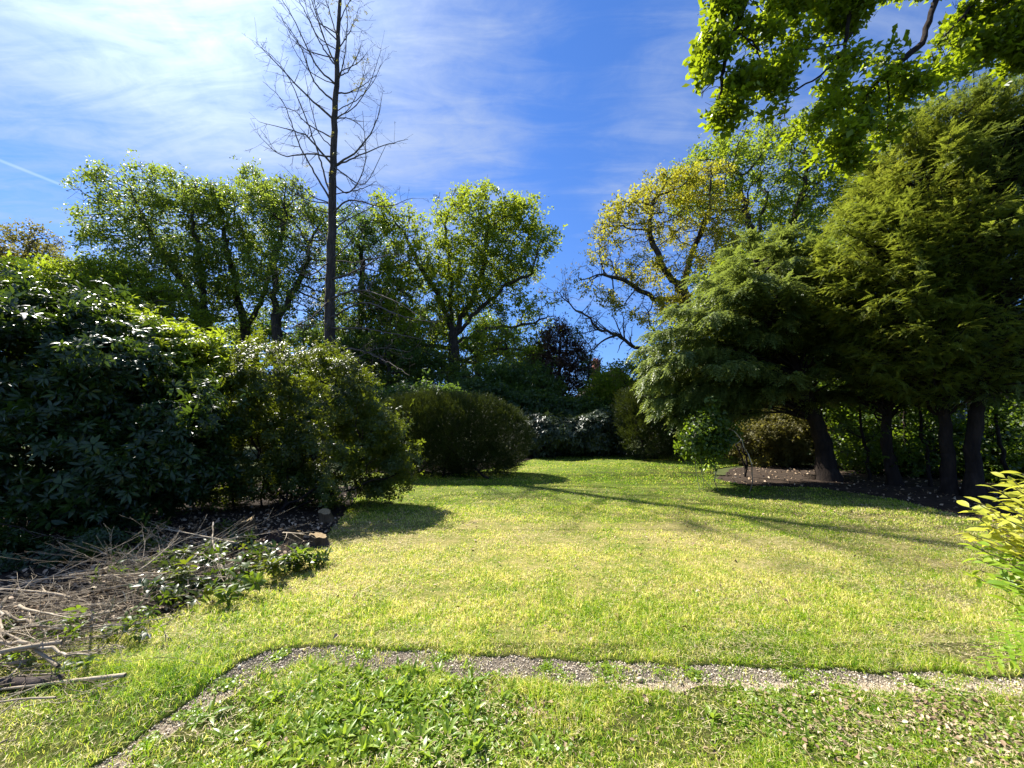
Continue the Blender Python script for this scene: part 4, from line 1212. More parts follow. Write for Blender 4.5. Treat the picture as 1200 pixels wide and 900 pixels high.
def put_conifers():
    b = G(972, 563)
    branchy('hemlock_tree', 'drooping fine-needled conifer with a leaning trunk at the right edge of the lawn', 'tree',
            [b, P(962, 520, b[1]), P(948, 478, b[1]), P(930, 420, b[1] + .1), P(900, 350, b[1] + .2), P(885, 300, b[1] + .3)],
            [(865, 355, 11.4, 78, 60, 1.9), (800, 405, 11, 52, 52, 1.6), (890, 305, 11.8, 55, 28, 1.5), (940, 350, 12, 55, 60, 1.8), (850, 430, 11.2, 80, 46, 1.8), (925, 430, 11.6, 55, 45, 1.7), (780, 455, 10.9, 30, 36, .9), (815, 480, 11, 30, 24, .9), (975, 420, 11.4, 40, 50, 1.4), (850, 380, 13.8, 50, 45, 1.6), (890, 430, 13.6, 55, 36, 1.6)],  # rearmost crown masses added to shade the soil bed
            L_HEM, SPR_H, 250, 27, .44, M_BARKR, .21, 31, droop=.42)
    b = G(1113, 579)
    branchy('yew_tree', 'large olive-green yew with its bronze-tipped crown over the bare soil', 'tree',
            [b, P(1108, 520, b[1]), P(1104, 450, b[1]), P(1090, 350, b[1]), P(1080, 230, b[1])],
            [(1012, 290, 9.3, 50, 60, 1.4), (1060, 220, 9.4, 60, 55, 1.6), (1100, 170, 9.5, 60, 50, 1.6), (1035, 350, 9.2, 55, 50, 1.5), (1095, 290, 9.2, 75, 75, 1.8), (1090, 390, 9.0, 75, 45, 1.6), (1040, 405, 9.2, 38, 38, 1.0), (985, 330, 9.5, 30, 45, .8), (1010, 245, 9.6, 28, 36, 1), (1130, 430, 9, 60, 25, 1.2), (1040, 165, 9.6, 32, 30, 1.2), (1060, 440, 9.2, 40, 22, 1)],
            L_YEWT, SPR_Y, 620, 21, .25, M_BARKR, .105, 32, droop=.42, arch=.06, rnd=.4)
    b = G(1141, 582)
    branchy('yew_tree', 'dark tall yew at the right edge of the picture', 'tree',
            [b, P(1143, 500, b[1]), P(1150, 400, b[1]), P(1160, 250, b[1]), P(1165, 120, b[1])],
            [(1170, 130, 8.9, 55, 55, 1.5), (1150, 210, 8.9, 70, 60, 1.7), (1200, 220, 8.8, 60, 80, 1.6), (1180, 320, 8.8, 80, 75, 1.8), (1190, 420, 8.6, 70, 45, 1.4), (1240, 300, 8.6, 70, 110, 1.6), (1215, 110, 8.9, 50, 45, 1.4), (1110, 120, 9.2, 46, 26, 1.2), (1175, 460, 8.6, 50, 22, 1.1)],
            L_YEWD, SPR_Y, 540, 21, .25, M_BARKR, .125, 33, droop=.5, arch=.05, rnd=.42)
    b = T(1041, 10.6)
    branchy('yew_tree', 'slim dark-stemmed yew behind the olive-green one, left of its trunk', 'tree',
            [b, P(1040, 510, 10.6), P(1037, 440, 10.6), P(1030, 330, 10.6)],
            [(1030, 400, 10.8, 45, 40, 1.2), (1010, 440, 10.8, 35, 30, 1), (1060, 440, 10.8, 40, 25, 1.1), (990, 400, 11, 40, 40, 1.1)],
            L_YEWD, SPR_Y, 200, 18, .28, M_BARKR, .11, 34, droop=.45, arch=.06, rnd=.4)


def slim_trees():
    for px, Y, top, lab, sd in ((1082, 10.4, 400, 'slender dark stem standing between the slim yew and the first thick yew trunk', 81), (1012, 11.6, 420, 'slender leaning dark stem right beside the leaning conifer trunk', 82),
                                (1172, 9.6, 380, 'thin dark stem at the right, just beyond the thickest yew trunk', 83), (1062, 12.2, 420, 'thinnest dark stem in the shade, set furthest back among the yews', 84)):
        b = T(px, Y); root = empty('young_tree', b, lab, 'tree', 'slender stems under the yews')
        pts = catmull([b, P(px + 3, 530, Y), P(px - 4, 480, Y), P(px + 5, top, Y)], 5)
        bare_limb(root, pts, .05, .02, .2, 16, sd, M_BARKR, 'trunk', .9)
        rg = np.random.default_rng(sd); c = np.array([P(px, 455, Y)]); pos = c + rg.normal(0, 1, (160, 3)) * (.55, .5, .4)
        pos = np.concatenate([pos, P(px, 520, Y) + rg.normal(0, 1, (60, 3)) * (.5, .4, .45)])
        mb = MB(); scatter(mb, BE[0], pos, rand_rot(len(pos), .5, rg), 1.0, rg=rg); mb.build('crown', L_BEECH, root)


def overhang():
    base = np.array((9.6, 4.2, 0.))
    tree('oak_tree', 'near oak whose fresh green branches hang into the top right corner', 'tree', base, [(9.4, 4.2, 4.5), (9.1, 4.3, 8.0)],
         [(.95, [np.array((7.6, 4.9, 9.3)), P(1150, -70, 5.6), P(1096, 0, 5.6), P(1080, 50, 5.5), P(1035, 90, 5.4)]),
          (1.0, [np.array((7.0, 5.2, 10.6)), P(1010, -110, 5.8), P(930, -60, 5.8), P(880, -20, 5.8), P(860, 40, 5.7)]),
          (.9, [np.array((8.0, 5.5, 8.4)), P(1190, -30, 6), P(1170, 30, 6)]),
          (.97, [np.array((7.4, 5.2, 9.8)), P(1060, -90, 5.6), P(1000, -20, 5.6), P(990, 60, 5.5)]),
          (.93, [P(1180, -40, 5.9), P(1092, 60, 5.7), P(1100, 95, 5.6)])],
         [(860, 5, 5.7, 32, 26, .4), (835, 55, 5.7, 22, 26, .3), (825, 95, 5.7, 16, 22, .3), (850, 130, 5.7, 22, 22, .3), (885, 45, 5.7, 24, 28, .35), (905, 95, 5.7, 20, 22, .3), (920, 10, 5.8, 30, 22, .4), (912, 140, 5.7, 13, 18, .25), (930, 55, 5.7, 12, 22, .2),
          (1000, 5, 5.6, 32, 26, .4), (985, 65, 5.5, 22, 26, .3), (975, 120, 5.5, 16, 22, .25), (985, 165, 5.5, 16, 20, .25), (1020, 110, 5.5, 26, 16, .3), (1045, 70, 5.6, 18, 14, .25), (1010, 145, 5.5, 18, 20, .25), (1000, 185, 5.5, 13, 16, .25), (1040, 150, 5.5, 16, 16, .25), (935, 150, 5.6, 10, 14, .2), (865, 95, 5.7, 22, 16, .3), (960, -20, 5.7, 50, 18, .4),
          (1065, 100, 5.6, 18, 18, .25), (1140, 10, 6, 24, 36, .4), (1180, 25, 6.1, 32, 32, .4), (1150, 60, 6, 26, 20, .35), (1080, -30, 5.8, 60, 10, .4), (1200, 60, 6, 22, 26, .3), (1120, 75, 5.8, 14, 14, .2)],
         L_NEAR, NEAR_T, bark=M_BARKR, rbase=.15, rtip=.004, expo=1.5, D=.15, natt=1500, leaves=3, spread=.07, seed=41, gap=.33, gscale=1.9, kill=.17, size=1.0, dens=1.7, lmul=2.0)


RH = [rosette(8, .125, .040, 300 + s, .35, .15) for s in range(5)]
RHS = [rosette(7, .075, .024, 350 + s, .35, .15) for s in range(5)]
RHB = [rosette(8, .16, .050, 310 + s, .45, .10) for s in range(5)]
RHF = [rosette(7, .22, .075, 320 + s, .4, .1) for s in range(4)]
SPRIG = [sprig(9, 330 + s) for s in range(4)]
BE = [tuft(8, .10, .065, .07, 340 + s) for s in range(4)]


def put_shrubs():
    shrub('rhododendron', 'largest dark glossy rhododendron at the left edge of the picture', 'shrub',
          [(35, 440, 6.2, 90, 90, 1.), (125, 450, 6.5, 72, 70, .9), (200, 505, 6.6, 45, 48, .7), (60, 545, 5.9, 100, 70, .8), (-20, 370, 6.4, 85, 50, .9), (160, 560, 6.3, 70, 42, .6), (-60, 500, 6, 90, 130, .9), (75, 380, 6.7, 60, 34, .7), (225, 560, 6.8, 40, 40, .6)],
          L_RHODO, RH, 11000, base=G(60, 622), stems=14, seed=51, gap=.43, gscale=1.6, rbase=.03, natt=300, outward=.7, upbias=.5, inner=.2, wild=.65, bumpy=.8, shell=.7)
    shrub('rhododendron', 'fresh yellow-green rhododendron growing between the two dark ones', 'shrub',
          [(170, 405, 7.9, 60, 36, .9), (215, 430, 7.8, 50, 36, .8), (120, 400, 8.0, 60, 40, .9), (190, 480, 7.8, 60, 50, .8), (250, 440, 7.6, 24, 26, .5)],
          L_RHODB, RH, 3800, base=T(190, 7.6), stems=8, seed=52, gap=.30, natt=120, wild=.5)
    shrub('rhododendron', 'rounded rhododendron with bare stems showing under it, left of the clipped hedge', 'shrub',
          [(335, 450, 8.2, 72, 48, 1.1), (400, 470, 8.2, 48, 44, 1.), (295, 490, 8.2, 50, 52, .9), (432, 515, 8, 40, 36, .8), (370, 515, 8, 70, 38, .9), (458, 545, 7.9, 22, 18, .5), (300, 545, 8, 45, 34, .7), (410, 560, 8, 44, 26, .7), (345, 568, 8, 50, 24, .6), (265, 560, 8, 36, 30, .6), (448, 568, 7.9, 22, 14, .4)],
          L_RHODY, RHS, 15500, base=G(338, 596), stems=20, seed=53, gap=.42, gscale=1.7, natt=420, rbase=.035, spread=.8, inner=.2, wild=.55)
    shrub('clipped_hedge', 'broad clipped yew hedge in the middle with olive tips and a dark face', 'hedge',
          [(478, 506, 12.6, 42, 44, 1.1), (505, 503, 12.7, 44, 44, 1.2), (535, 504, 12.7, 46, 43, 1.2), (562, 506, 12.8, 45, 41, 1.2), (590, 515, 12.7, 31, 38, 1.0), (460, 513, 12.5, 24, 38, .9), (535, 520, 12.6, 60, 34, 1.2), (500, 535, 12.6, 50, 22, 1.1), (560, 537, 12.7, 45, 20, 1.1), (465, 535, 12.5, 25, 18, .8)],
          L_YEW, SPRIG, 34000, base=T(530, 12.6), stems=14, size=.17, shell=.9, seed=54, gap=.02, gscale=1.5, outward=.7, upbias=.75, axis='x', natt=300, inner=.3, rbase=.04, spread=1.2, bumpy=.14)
    shrub('rhododendron', 'far grey-green rhododendron beside the right end of the clipped hedge', 'shrub',
          [(636, 508, 19, 28, 24, 1.2), (660, 512, 19.5, 26, 22, 1.1), (615, 505, 20, 24, 22, 1.1)], L_RHODF, RHF, 1500, base=T(640, 19), stems=6, seed=55, gap=.12, natt=80, D=.35)
    shrub('rhododendron', 'far grey-green rhododendron at the end of the lawn, left of the small dark yew', 'shrub',
          [(695, 508, 19.8, 30, 26, 1.3), (718, 510, 20, 16, 22, 1), (672, 512, 20, 18, 20, 1)], L_RHODF, RHF, 1500, base=T(696, 19.8), stems=6, seed=56, gap=.12, natt=80, D=.35)
    shrub('yew_bush', 'small dark olive yew bush at the far right end of the lawn', 'shrub',
          [(752, 500, 18, 26, 34, 1.2), (778, 500, 18, 26, 34, 1.2), (742, 478, 18, 16, 18, .8), (765, 470, 18.5, 24, 22, 1)], L_YEW, SPRIG, 9000, base=T(762, 18), stems=6, size=.24, shell=.9, seed=57, gap=.05, axis='x', natt=100, D=.3)
    shrub('green_shrub', 'small bright green shrub under the left side of the drooping conifer', 'shrub',
          [(832, 498, 9.8, 15, 20, .35), (818, 520, 9.8, 17, 16, .35), (845, 514, 9.8, 11, 18, .3)], L_BEECH, BE, 700, base=T(826, 9.8), stems=5, seed=58, gap=.38, gscale=2.5, natt=60, bark=M_STICK, rbase=.012)
    shrub('olive_shrub', 'sunlit yellow-olive shrub seen under the drooping conifer', 'shrub',
          [(885, 520, 15.5, 30, 24, .9), (920, 515, 15.5, 32, 30, .9), (905, 500, 16, 30, 22, .8), (948, 525, 15, 22, 22, .7)], L_OLIVE, SMALL_T, 3200, base=T(910, 15.5), stems=7, seed=59, gap=.25, size=1.3, natt=120, rbase=.02)
    shrub('added_undergrowth', 'low dark leafy undergrowth added for shade in front of the largest rhododendron', 'shrub',
          [(40, 655, 4.9, 60, 26, .4), (-30, 660, 4.7, 60, 30, .4), (110, 640, 5.2, 40, 20, .35)], L_RHODO, RHS, 1500, base=G(40, 672), stems=8, seed=49, gap=.3, natt=60, rbase=.012, zmin=.05)  # dark greenery added to stand in for the shade over the bed
    S = [('beech shrub with lit leaves between the leaning conifer trunk and the slim yew', [(1000, 520, 13.5, 28, 40, .9), (1015, 480, 14, 34, 36, 1.0), (985, 470, 14.5, 26, 30, .9)], 61),
         ('beech shrub standing behind the gap between the two yew trunks nearest the slim yew', [(1070, 500, 13, 34, 48, 1), (1050, 540, 12.8, 30, 26, .8), (1085, 545, 12.5, 28, 24, .8)], 62),
         ('beech shrub on the soil behind the thickest right-hand yew trunk', [(1140, 530, 12, 40, 28, .9), (1120, 515, 12.6, 26, 20, .8), (1165, 545, 11.5, 34, 24, .8)], 63),
         ('beech shrub cut by the right edge of the picture', [(1195, 530, 11, 36, 40, .9), (1230, 510, 10.6, 40, 60, .9), (1200, 560, 10.4, 36, 24, .7)], 64)]
    for lab, bl, sd in S:
        shrub('beech_shrub', lab, 'shrub', bl, L_BEECH, BE, 1500, stems=8, seed=sd, gap=.42, natt=140, wild=.6, group='beech shrubs behind the yew trunks', rbase=.03, size=1.15, shell=.5)
    # darker boundary hedges that close the garden
    B = [('dense boundary hedge behind the right-hand yews', [(1010, 500, 19, 70, 55, 1.2), (1090, 530, 16, 50, 30, 1.2), (960, 500, 21, 60, 40, 1.2), (1260, 430, 13, 60, 60, 1.2), (1230, 500, 13, 60, 40, 1.2)], L_OAKD, 71),
         ('dense dark laurel hedge left of the clipped yew hedge', [(430, 490, 19, 60, 36, 1.5), (350, 490, 20, 60, 38, 1.5), (500, 480, 19, 50, 30, 1.4)], L_OAKD, 72),
         ('dark hedge behind the rhododendrons at the far end', [(620, 478, 23, 55, 20, 1.2), (690, 488, 23, 60, 18, 1.2), (560, 470, 23, 50, 24, 1.2)], L_OAKD, 73),
         ('dark evergreen hedge far behind the left rhododendrons', [(240, 480, 15, 80, 50, 1.2), (120, 470, 14, 90, 60, 1.2), (0, 450, 13, 90, 70, 1.2)], L_RHODO, 74),
         ('dark hedge behind the yellow-olive shrub and the conifer trunk', [(850, 500, 22, 60, 34, 1.2), (930, 500, 22, 50, 36, 1.2), (790, 500, 23, 50, 30, 1.2)], L_OAKD, 75)]
    for lab, bl, mt, sd in B:
        shrub('garden_hedge', lab, 'hedge', bl, mt, OAK_T, 2600, stems=8, seed=sd, gap=.12, natt=120, D=.45, rbase=.05, size=1.2, shell=.6)


def put_far():
    # woodland that closes the view between and behind the single trees
    rg = np.random.default_rng(77); mb = MB(); n = 26000
    a = rg.uniform(-1.25, 1.25, n); Y = 46 + rg.random(n) * 8
    x = np.tan(np.clip(a, -.95, .95)) * Y * 1.0
    top = 6.5 + 2.2 * np.sin(x * .19) + 1.3 * np.sin(x * .53 + 2) + .8 * np.sin(x * 1.3)
    hole = (np.abs(x / Y * FPX + 600 - 705) < 60); top = np.where(hole, 4.0, top)
    z = rg.random(n) ** .7 * top
    pos = np.c_[x, Y, z]
    scatter(mb, OAK_T[0], pos, rand_rot(n, .6, rg), 3.0, rg=rg)
    tag(mb.build('woodland', L_OAKD), 'distant belt of green trees closing the view behind the garden', 'woodland', None, 'stuff')


def put_houses():
    y = 42
    rz = P(715, 432, y)[2]; cx = P(722, 432, y)[0]
    house('distant dark-roofed brick house whose gable and chimney show in the gap of sky', cx, y, 8.4, 9, rz - 3.6, rz, [(P(717, 470, y)[0], P(717, 476, y)[2], 1.1, 1.3)], True,
          (P(703, 430, y)[0], y + 1.5, rz - 1.6, P(703, 424, y)[2] + .25))
    y = 17
    wx = P(1178, 490, y)[0]
    house('red brick house seen in pieces between the yew trunks at the right', wx - 1.0, y, 11, 8, 5.2, 8.2,
          [(wx, P(1178, 515, y)[2], 1.0, 1.5), (P(1120, 500, y)[0], P(1120, 505, y)[2], 1.0, 1.3), (wx, 3.4, 1.0, 1.3)], False)


# ------------------------------------------------------------------ small things
def sapling():
    b = G(873, 559); root = empty('sapling', b, 'thin two-stemmed leafless sapling beside the conifer', 'sapling')
    for pts in ([b, P(875, 540, b[1]), P(869, 520, b[1]), P(862, 500, b[1]), P(860, 480, b[1])], [b, P(873, 545, b[1]), P(864, 525, b[1]), P(860, 505, b[1]), P(852, 488, b[1])]):
        bare_limb(root, catmull(pts, 4), .035, .010, .12, 6, int(pts[-1][0] * 100), M_BARKR, 'stem', .5)
    b = G(832, 556); root = empty('weed_plant', b, 'small pale weed growing at the lawn edge left of the sapling', 'weed')
    rg = np.random.default_rng(8); mb = MB()
    N = np.array([b, b + (0.03, 0, .25), b + (.0, 0, .5)]); tubes(mb, N, np.array([-1, 0, 1]), np.array([.01, .008, .004]), [1, 2], 5, rg); mb.build('stem', M_STICK, root)
    mb = MB(); pos = b + np.c_[rg.normal(0, .12, 16), rg.normal(0, .1, 16), rg.uniform(.1, .55, 16)]
    scatter(mb, BE[0], pos, rand_rot(16, .4, rg), .9, rg=rg); mb.build('leaves', L_BRIGHT, root)


def stumps():
    S = [(292, 628, .24, .10, 'squared pale stump, leftmost of the cut stumps by the lawn'), (322, 634, .15, .085, 'short cut stump second from the left, beside the squared stump'),
         (346, 640, .20, .085, 'stump with a hollow dark side, nearest to the leafy cuttings'), (377, 640, .15, .11, 'low round rotten stump at the edge of the lawn'),
         (384, 611, .17, .10, 'cut stump furthest back, in the shade of the rounded rhododendron')]
    for i, (px, py, h, r, lab) in enumerate(S):
        b = G(px, py); rg = np.random.default_rng(90 + i)
        root = empty('tree_stump', b, lab, 'stump', 'cut stumps at the edge of the bed')
        k = 18; a = np.arange(k) * 2 * math.pi / k
        prof = 1 + .10 * np.sin(a * 3 + i) + .05 * np.sin(a * 7 + i * 2) + rg.normal(0, .02, k)
        if i == 0: prof = .9 / np.maximum(np.abs(np.cos(a)), np.abs(np.sin(a))) ** .8
        lv = [(0, 1.45), (.15, 1.10), (.5, 1.02), (1.0, .95)]
        V = []; tilt = rg.normal(0, .04, 2)
        for t, s_ in lv:
            V.append(np.c_[np.cos(a) * r * prof * s_ + tilt[0] * t, np.sin(a) * r * prof * s_ + tilt[1] * t, np.full(k, t * h) + rg.normal(0, .010, k) + .03 * t * np.cos(a + i)])
        V = np.concatenate(V) + b
        q = np.arange(k); q2 = (q + 1) % k
        F = np.concatenate([np.stack([q + j * k, q2 + j * k, q2 + (j + 1) * k, q + (j + 1) * k], 1) for j in range(3)])
        mb = MB(); mb.add(V, [F]); mb.build('bark', M_BARKG if i in (1, 3) else M_WOODBARK, root)
        topr = V[-k:]; c = topr.mean(0) + (0, 0, .003)
        mb = MB(); mb.add(np.concatenate([topr + (0, 0, .001), [c]]), [np.stack([q, q2, np.full(k, k)], 1)]); mb.build('cut_face', M_WOOD, root)


M_WOODBARK = rough_mat('stripped_stump', [(0, (.03, .02, .012)), (.5, (.10, .07, .038)), (1, (.22, .16, .09))], 12, .9, .9, (1, 1, .3))
M_CLOTH = rough_mat('white_scrap', [(0, (.42, .41, .38)), (1, (.60, .59, .56))], 20, .7, .2)


def stick_mesh(seed, L, r0, forks, wob=.10):
    """bare branch lying along x from the origin"""
    rg = np.random.default_rng(seed); N = [np.zeros(3)]; par = [-1]; r = [r0]
    def go(start, d, L_, rad, depth):
        n = max(4, int(L_ / .09)); p_ = N[start].copy(); prev = start; curve = rg.normal(0, .018, 3)
        for i in range(n):
            d = norm(d + curve + rg.normal(0, wob, 3)); p_ = p_ + d * L_ / n
            N.append(p_.copy()); par.append(prev); r.append(max(rad * (1 - .8 * (i + 1) / n), .0012)); prev = len(N) - 1
            if depth and rg.random() < forks / n:
                go(prev, norm(d + rg.normal(0, .55, 3)), L_ * rg.uniform(.25, .6), r[-1] * .7, depth - 1)
    go(0, np.array([1., 0, 0]), L, r0, 2)
    N = np.array(N); N[:, 2] *= .45
    mb = MB(); tubes(mb, N, np.array(par), np.array(r), np.arange(1, len(N)), 6, rg, rnd=rg.random())
    # close the cut end
    return mb, N


def brush_pile():
    rg = np.random.default_rng(61)
    protos = []
    for i in range(16):
        pass
    for i in range(16):
        L = rg.uniform(.35, 1.3); mb, N = stick_mesh(400 + i, L, (.0025, .004, .007, .012)[i % 4] * rg.uniform(.8, 1.2), rg.uniform(1, 7), (.03, .05, .09)[i % 3]); protos.append((mb, N))
    meshes = []
    def place(i, loc, rz, rx, ry, s, label, group, name='fallen_branch'):
        if i < len(meshes) and meshes[i] is not None:
            o = meshes[i].copy(); COL.objects.link(o); o.name = name
        else:
            o = protos[i][0].build(name, M_STICK)
            while len(meshes) <= i: meshes.append(None)
            meshes[i] = o
        o.location = tuple(loc); o.rotation_euler = (rx, ry, rz); o.scale = (s, s, s)
        return tag(o, label, 'branch', group)
    # pile A: at the very left, lit; pile B: towards the stumps, among leafy cuttings
    A = [G(0, 800), G(70, 770), G(40, 740), G(130, 725), G(90, 745), G(150, 745), G(10, 770), G(60, 800)]
    B = [G(170, 690), G(220, 670), G(260, 680), G(140, 690), G(230, 700), G(190, 705), G(290, 655), G(80, 700), G(110, 675)]
    labA = 'bare pale stick in the sunlit brush pile at the left edge of the lawn'
    labB = 'bare grey stick in the shaded brush pile between the soil bed and the lawn'
    for j in range(130):
        c = A[rg.integers(len(A))]; i = j % 16
        L = protos[i][1][-1, 0]
        rz = rg.normal(0, .38) + (math.pi if rg.random() < .4 else 0) + .10
        loc = c + np.array([rg.normal(0, .20), rg.normal(0, .13), LZ + .02 + abs(rg.normal(0, .09))])
        loc[0] -= math.cos(rz) * .45
        sc_ = rg.uniform(.55, 1.15); e_ = loc[:2] + L * sc_ * np.array([math.cos(rz), math.sin(rz)])
        if max(600 + FPX * e_[0] / max(e_[1], .1), 600 + FPX * loc[0] / loc[1]) > 205 or min(e_[1], loc[1]) < 2.15: continue
        place(i, loc, rz, rg.normal(0, .5), rg.normal(0, .09), sc_, labA, 'sunlit brush pile sticks')
    for j in range(120):
        c = B[rg.integers(len(B))]; i = (j * 7 + 3) % 16
        rz = rg.uniform(0, 6.283) if rg.random() < .35 else rg.normal(.1, .45) + (math.pi if rg.random() < .5 else 0)
        loc = c + np.array([rg.normal(0, .35), rg.normal(0, .25), .03 + abs(rg.normal(0, .10))])
        sc_ = rg.uniform(.5, 1.1); e_ = loc[:2] + protos[i][1][-1, 0] * sc_ * np.array([math.cos(rz), math.sin(rz)]) + np.array([-.15, .1])
        if inpoly(e_[None], LAWN)[0] or inpoly(loc[None, :2] + np.array([[-.15, .1]]), LAWN)[0]: continue
        place(i, loc, rz, rg.normal(0, .6), rg.normal(-.05, .16), sc_, labB, 'shaded brush pile sticks')
    # single branches one can point to
    def own(pts, r0, label, seed, twigs=3, tl=.35, name='fallen_branch', bark=M_STICK):
        root = empty(name, pts[0], label, 'branch')
        bare_limb(root, catmull(pts, 4), r0, max(r0 * .3, .002), .06, twigs, seed, bark, 'wood', tl)
    own([G(108, 690, .45) * 1, P(112, 690, 4.0), P(122, 702, 3.75), P(148, 716, 3.5)], .010, 'curved branch sticking up out of the shaded brush pile', 1)
    own([P(250, 612, 4.9), P(250, 640, 4.6), P(262, 668, 4.2), P(278, 695, 3.75)], .009, 'pale forked branch hanging down at the right end of the brush pile', 2, 5, .3)
    own([P(8, 700, 3.2), P(0, 720, 3.1), P(4, 752, 2.8), P(30, 764, 2.75)], .012, 'hooked pale branch end rising at the left edge of the picture', 3)
    own([P(0, 716, 3.2), P(30, 728, 3.1), P(60, 735, 3.0), P(130, 732, 3.05), P(200, 722, 3.2)], .011, 'long pale branch lying along the front of the brush pile', 4, 4)
    own([P(14, 737, 3), P(60, 733, 3), P(120, 733, 3), P(175, 730, 3.05)], .009, 'straight pale branch just below the longest one', 5, 2)
    own([P(0, 752, 2.8), P(40, 757, 2.75), P(75, 766, 2.65), P(104, 768, 2.6)], .014, 'thick grey branch crossing the lit pile above the log', 6, 2)
    own([P(16, 698, 3.6), P(60, 701, 3.6), P(104, 701, 3.6)], .009, 'thin straight branch lying level in front of the dark leaves', 7, 1)
    own([G(70, 786, LZ + .04), G(90, 782, LZ + .05), G(115, 778, LZ + .05)], .013, 'short broken branch piece lying on the grass beside the log', 8, 0)
    own([G(35, 822, LZ + .02), G(75, 824, LZ + .03), G(115, 823, LZ + .02)], .005, 'thin straight twig lying on the grass below the log', 9, 2, .1)
    own([G(-5, 872, LZ + .02), G(10, 867, LZ + .03), G(24, 864, LZ + .02)], .006, 'short twig on the grass at the lower left edge', 10, 0)
    # log
    b = G(30, 803, LZ); root = empty('fallen_log', b, 'thick dark log lying on the grass at the left edge', 'log')
    N = np.array(catmull([G(-60, 806, LZ + .05), G(-10, 803, LZ + .05), G(40, 801, LZ + .05), G(76, 797, LZ + .05)], 5)); rr = np.full(len(N), .036) + rg.normal(0, .002, len(N))
    mb = MB(); tubes(mb, N, np.arange(-1, len(N) - 1), rr, np.arange(1, len(N)), 12, rg); mb.build('bark', M_BARKG, root)
    e = N[-1]; ax = norm(N[-1] - N[-2]); u = norm(np.cross(ax, (0, 0, 1))); w = np.cross(ax, u); a = np.arange(12) * math.pi / 6
    ring = e + ax * .001 + .035 * (np.cos(a)[:, None] * u + np.sin(a)[:, None] * w)
    mb = MB(); mb.add(np.concatenate([ring, [e + ax * .002]]), [np.stack([np.arange(12), (np.arange(12) + 1) % 12, np.full(12, 12)], 1)]); mb.build('cut_end', M_WOOD, root)
    # white scrap
    b = G(168, 752, LZ)
    u, v = np.meshgrid(np.linspace(-1, 1, 9), np.linspace(-1, 1, 7)); h = .018 * np.abs(np.sin(u * 2.7 + v)) + .02 * np.cos(v * 3.1 + u * 2) + .025
    V = np.c_[u.ravel() * .038 + .01 * np.sin(v.ravel() * 4), v.ravel() * .024, h.ravel()]
    idx = np.arange(63).reshape(7, 9); F = np.stack([idx[:-1, :-1], idx[:-1, 1:], idx[1:, 1:], idx[1:, :-1]], -1).reshape(-1, 4)
    Vb = V - np.array([0, 0, .006]); mb = MB(); mb.add(np.concatenate([V, Vb]), [np.concatenate([F, F[:, ::-1] + 63])])
    o = mb.build('crumpled_scrap', M_CLOTH); o.location = tuple(b + (0, 0, .01)); tag(o, 'small crumpled white scrap lying on the grass beside the brush pile', 'litter')


def cutting(loc, L, rz, label, group, seed, leaf, tm, size, nl, rise=.1):
    """a cut leafy shoot: stem with leaves along it"""
    rg = np.random.default_rng(seed)
    loc = np.array(loc); root = empty('leafy_cutting', loc, label, 'cutting', group)
    d = np.array([math.cos(rz), math.sin(rz), rise])
    N = [loc + d * L * t + np.array([0, 0, .12 * L * math.sin(t * 3.1)]) + rg.normal(0, .01, 3) for t in np.linspace(0, 1, 8)]
    N = np.array(N); N[0] = loc
    mb = MB(); tubes(mb, N, np.arange(-1, 7), np.linspace(.006, .002, 8), np.arange(1, 8), 5, rg); mb.build('stem', M_STICK, root)
    t = .25 + .75 * rg.random(nl); q = t * 7; a = np.minimum(q.astype(int), 6); f = (q - a)[:, None]
    pos = N[a] * (1 - f) + N[a + 1] * f + rg.normal(0, .035, (nl, 3)); pos[:, 2] = np.maximum(pos[:, 2], .03)
    mb = MB(); w = rg.integers(0, len(tm), nl)
    for j, tt in enumerate(tm):
        s_ = w == j; scatter(mb, tt, pos[s_], rand_rot(s_.sum(), .5, rg), size * rg.uniform(.7, 1.1, s_.sum()), rg=rg)
    mb.build('leaves', leaf, root)


LAU = [rosette(5, .11, .045, 500 + s, .5, .35) for s in range(4)]


def cuttings():
    rg = np.random.default_rng(66)
    spots = [(270, 648), (300, 660), (335, 662), (335, 668), (290, 665), (255, 665), (240, 650), (300, 680), (265, 685), (230, 690), (210, 675), (322, 658), (270, 655), (240, 645),
             (200, 650), (180, 665), (225, 705), (245, 700), (345, 655), (310, 664), (285, 690), (195, 690), (215, 655), (260, 700)]
    spots += [(170, 640), (150, 660), (200, 635), (130, 670), (230, 630), (180, 680), (160, 700), (250, 710), (120, 690)]
    for i, (px, py) in enumerate((spots * 2)[:44]):
        c = G(px + rg.normal(0, 12) - 8, py + rg.normal(0, 7), .04)
        cutting(c + (0, 0, abs(rg.normal(0, .05))), rg.uniform(.25, .5), rg.uniform(-.6, 3.6), 'cut leafy green shoot in the heap beside the stumps', 'leafy cuttings beside the stumps', 600 + i, (L_RHODO, L_RHODY, L_BEECH)[i % 3], LAU, .85, 9)
    for i, (px, py) in enumerate([(60, 745), (65, 765), (62, 790), (10, 765), (5, 805), (35, 730), (118, 755), (150, 745), (148, 730), (30, 745), (45, 760), (15, 735), (90, 735), (120, 745)]):
        c = G(px + rg.normal(0, 3), py + rg.normal(0, 3), .05)
        cutting(c + (0, 0, abs(rg.normal(0, .04))), rg.uniform(.16, .3), rg.uniform(0, 6.28), 'fresh leafy shoot caught in the sunlit brush pile', 'leafy shoots in the sunlit brush pile', 700 + i, L_BEECH, LAU, .6, 6)


